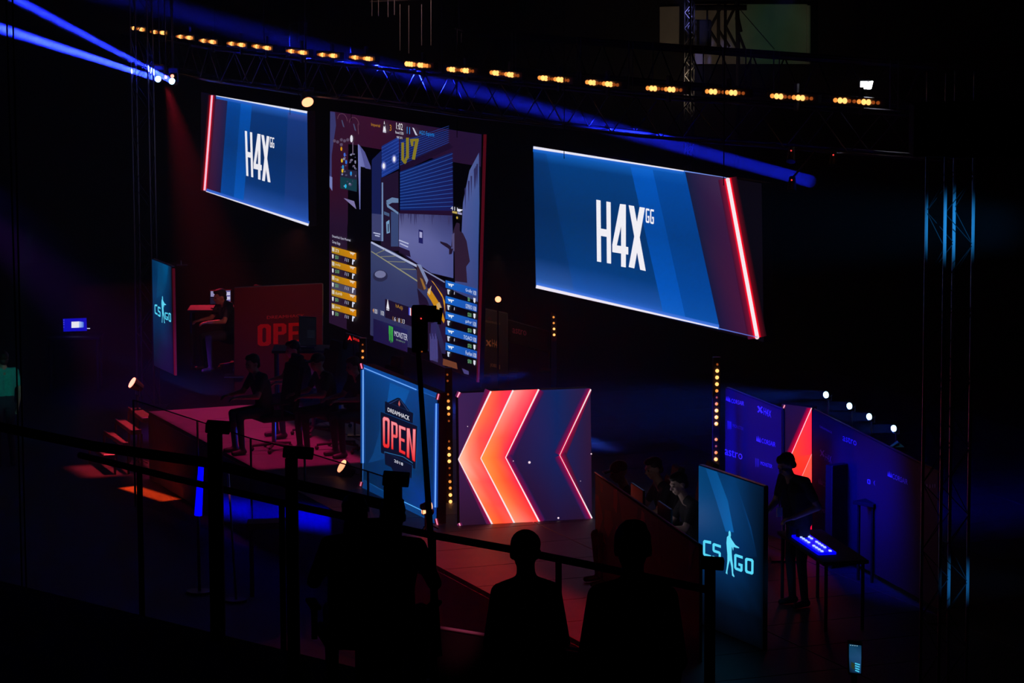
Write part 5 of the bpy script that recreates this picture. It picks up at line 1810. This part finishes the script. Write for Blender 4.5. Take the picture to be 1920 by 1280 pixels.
for x in (263, 530, 812, 1048):
    k = max(i for i in range(len(t2_) - 1) if True and [150, 330, 576, 815, 955, 1100, 1330][i] <= x)
    xs = [150, 330, 576, 815, 955, 1100, 1330]
    v = t2_[k].lerp(t2_[k + 1], (x - xs[k]) / (xs[k + 1] - xs[k]))
    tube('baluster', (v.x, v.y, 2.6), (v.x, v.y, v.z + .02), .024, M_RUB, r)
for i, (x0, x1, yc, cx0, cx1, ch_, d) in enumerate(((388, 415, 793, 385, 431, 20, 23.6), (534, 557, 841, 530, 587, 19, 22.6), (719, 752, 890, 717, 767, 22, 21.7), (1322, 1342, 1047, 1314, 1358, 22, 19.4))):
    r = thing('bollard_post', 'black square post with a flat cap on the railing, %s from the far end' % ORD[i], 'post', D((x0 + x1) / 2, 1200, d), 'capped posts of the railing')
    OFF[r.name] = r.location.copy()
    a, b = D(x0, yc + ch_, d), D(x1, yc + ch_, d)
    w_ = (b - a).length
    zt = a.z
    obj('shaft', box(bmesh.new(), ((a.x + b.x) / 2, d + w_ / 2, (zt + 2.6) / 2), w_, w_, zt - 2.6, None, .006), M_RUB, r)
    a, b = D(cx0, yc, d), D(cx1, yc, d)
    bm = box(bmesh.new(), ((a.x + b.x) / 2, d + w_ / 2, a.z - ch_ / 2 * d / 6500), (b - a).length, w_ * 1.4, ch_ * d / 6500, Matrix.Rotation(.08, 3, 'Y'), .008)
    obj('cap', bm, M_RUB, r)
# camera on a slim pole
d = 21.4
q0, q1 = D(784, 655, d), D(806, 985, d)
r = thing('pole_camera', 'black video camera on a slim tilted pole before the tall middle screen', 'camera', (q1.x, q1.y, dz))
OFF[r.name] = r.location.copy()
bm = bmesh.new()
cyl(bm, q1 + (q1 - q0) * .75, q0, .024, .015, 10)
obj('pole', bm, M_RUB, r)
a, b = D(772, 571, d), D(803, 571, d)
bm = bmesh.new()
box(bm, D(787, 616, d + .05), .10, .10, .29, None, .012)
obj('body', bm, M_RUB, r)
bm = bmesh.new()
cyl(bm, D(802, 590, d + .05), D(822, 592, d + .02), .046, .040, 12)
cyl(bm, D(822, 592, d + .02), D(829, 593, d + .02), .052, .052, 12)
box(bm, D(808, 578, d + .05), .07, .06, .03, None, .006)
obj('lens', bm, M_RUB, r)
for (x, y), m_ in (((789.5, 597), E_RDOT), ((791, 659), E_LOW)):
    obj('tally_light', ball(bmesh.new(), D(x, y, d - .01), .005, u=8, v=6), m_, r, 'tiny lit indicator')
# near handrail with a pink glint
a, b = Z(700, 1156, 2.6), Z(1112, 1222, 2.6)
r = thing('handrail', 'low rail with a pink glint in the dark below the stage', 'railing', (a.x, a.y, 0))
obj('bar', cyl(bmesh.new(), a, b, .014, seg=12), mat('pale_painted_rail', (.6, .6, .62), .4, 0.0), r)
obj('panel', prism(bmesh.new(), [a - V((0, 0, .03)), b - V((0, 0, .03)), V((b.x, b.y, .02)), V((a.x, a.y, .02))], .03, (b - a).cross(V((0, 0, 1))).normalized()), M_RUB, r)
spot(D(830, 900, (a.y + b.y) / 2 - 2.5), D(862, 1184, (a.y + b.y) / 2), 110, (1, .12, .25), 9, 1, .05)  # added unseen pink spot makes the glint on the rail
# people on the balcony, seen from behind
for lab, x, y, z, J, h_, hr in (
        ('dark silhouette of a standing person seen from behind, centre foreground', 985, 1034, 5.32, stand_pose(shL=(-.14, 0, 1.375), shR=(.14, 0, 1.375), elL=(-.19, -.02, 1.12), elR=(.19, -.02, 1.12), wrL=(-.18, .1, .9), wrR=(.18, .1, .9), head=(0, .03, 1.60)), 0.1, 'cap'),
        ('large dark silhouette of a standing person in front of the near desk', 1187, 1026, 6.02, stand_pose(shL=(-.15, 0, 1.385), shR=(.15, 0, 1.385), elL=(-.20, -.02, 1.12), elR=(.20, -.02, 1.12), wrL=(-.18, .1, .9), wrR=(.18, .1, .9), head=(0, .03, 1.61)), -.1, 'short'),
        ('dark silhouette of a seated person between the second and third capped posts', 664, 962, 4.92, sit_pose(), 0.2, 'short'),
        ('dark silhouette of a seated person beside the third capped post', 737, 966, 4.92, sit_pose(), -.2, 'short')):
    hz = J['head'][2]
    p = at_head(x, y, z, J['head'][:2], h_)
    person(lab, (p.x, p.y, z - hz), h_, J, hair=hr, voxel=.012, group='audience on the balcony', sleeve=1.0)
    if hz < 1.5:
        chair('black chair under the seated silhouette by the %s capped post' % ('second' if x < 700 else 'third'), (p.x, p.y - .04, z - hz), h_, group='gaming chairs')
# hanging cables at the left
for i, (p, q) in enumerate((((6, -200), (30, 640)), ((19, -200), (38, 640)))):
    a, b = D(*p, 30), D(*q, 30)
    a2 = a + (a - b) * 1.5
    cb = obj('hanging_cable', pipe(bmesh.new(), [a2, a, b, V((b.x, b.y, 0))], .008, 6), M_RUB)
    tag(cb, 'thin black cable hanging down the purple haze, %s of two' % ('leftmost' if i == 0 else 'rightmost'), 'cable', 'cables at the far left')

# ---------------------------------------------------------------- haze
m = bpy.data.materials.new('stage_haze')
m.use_nodes = True
nt = m.node_tree
nt.nodes.remove(nt.nodes['Principled BSDF'])
vs = nt.nodes.new('ShaderNodeVolumeScatter')
vs.inputs['Density'].default_value = HAZE
vs.inputs['Anisotropy'].default_value = 0.2
nt.links.new(vs.outputs[0], nt.nodes['Material Output'].inputs['Volume'])
h = obj('haze', box(bmesh.new(), (-5.6, 50, 5.6), 39, 50, 11.1), m, kind='stuff')
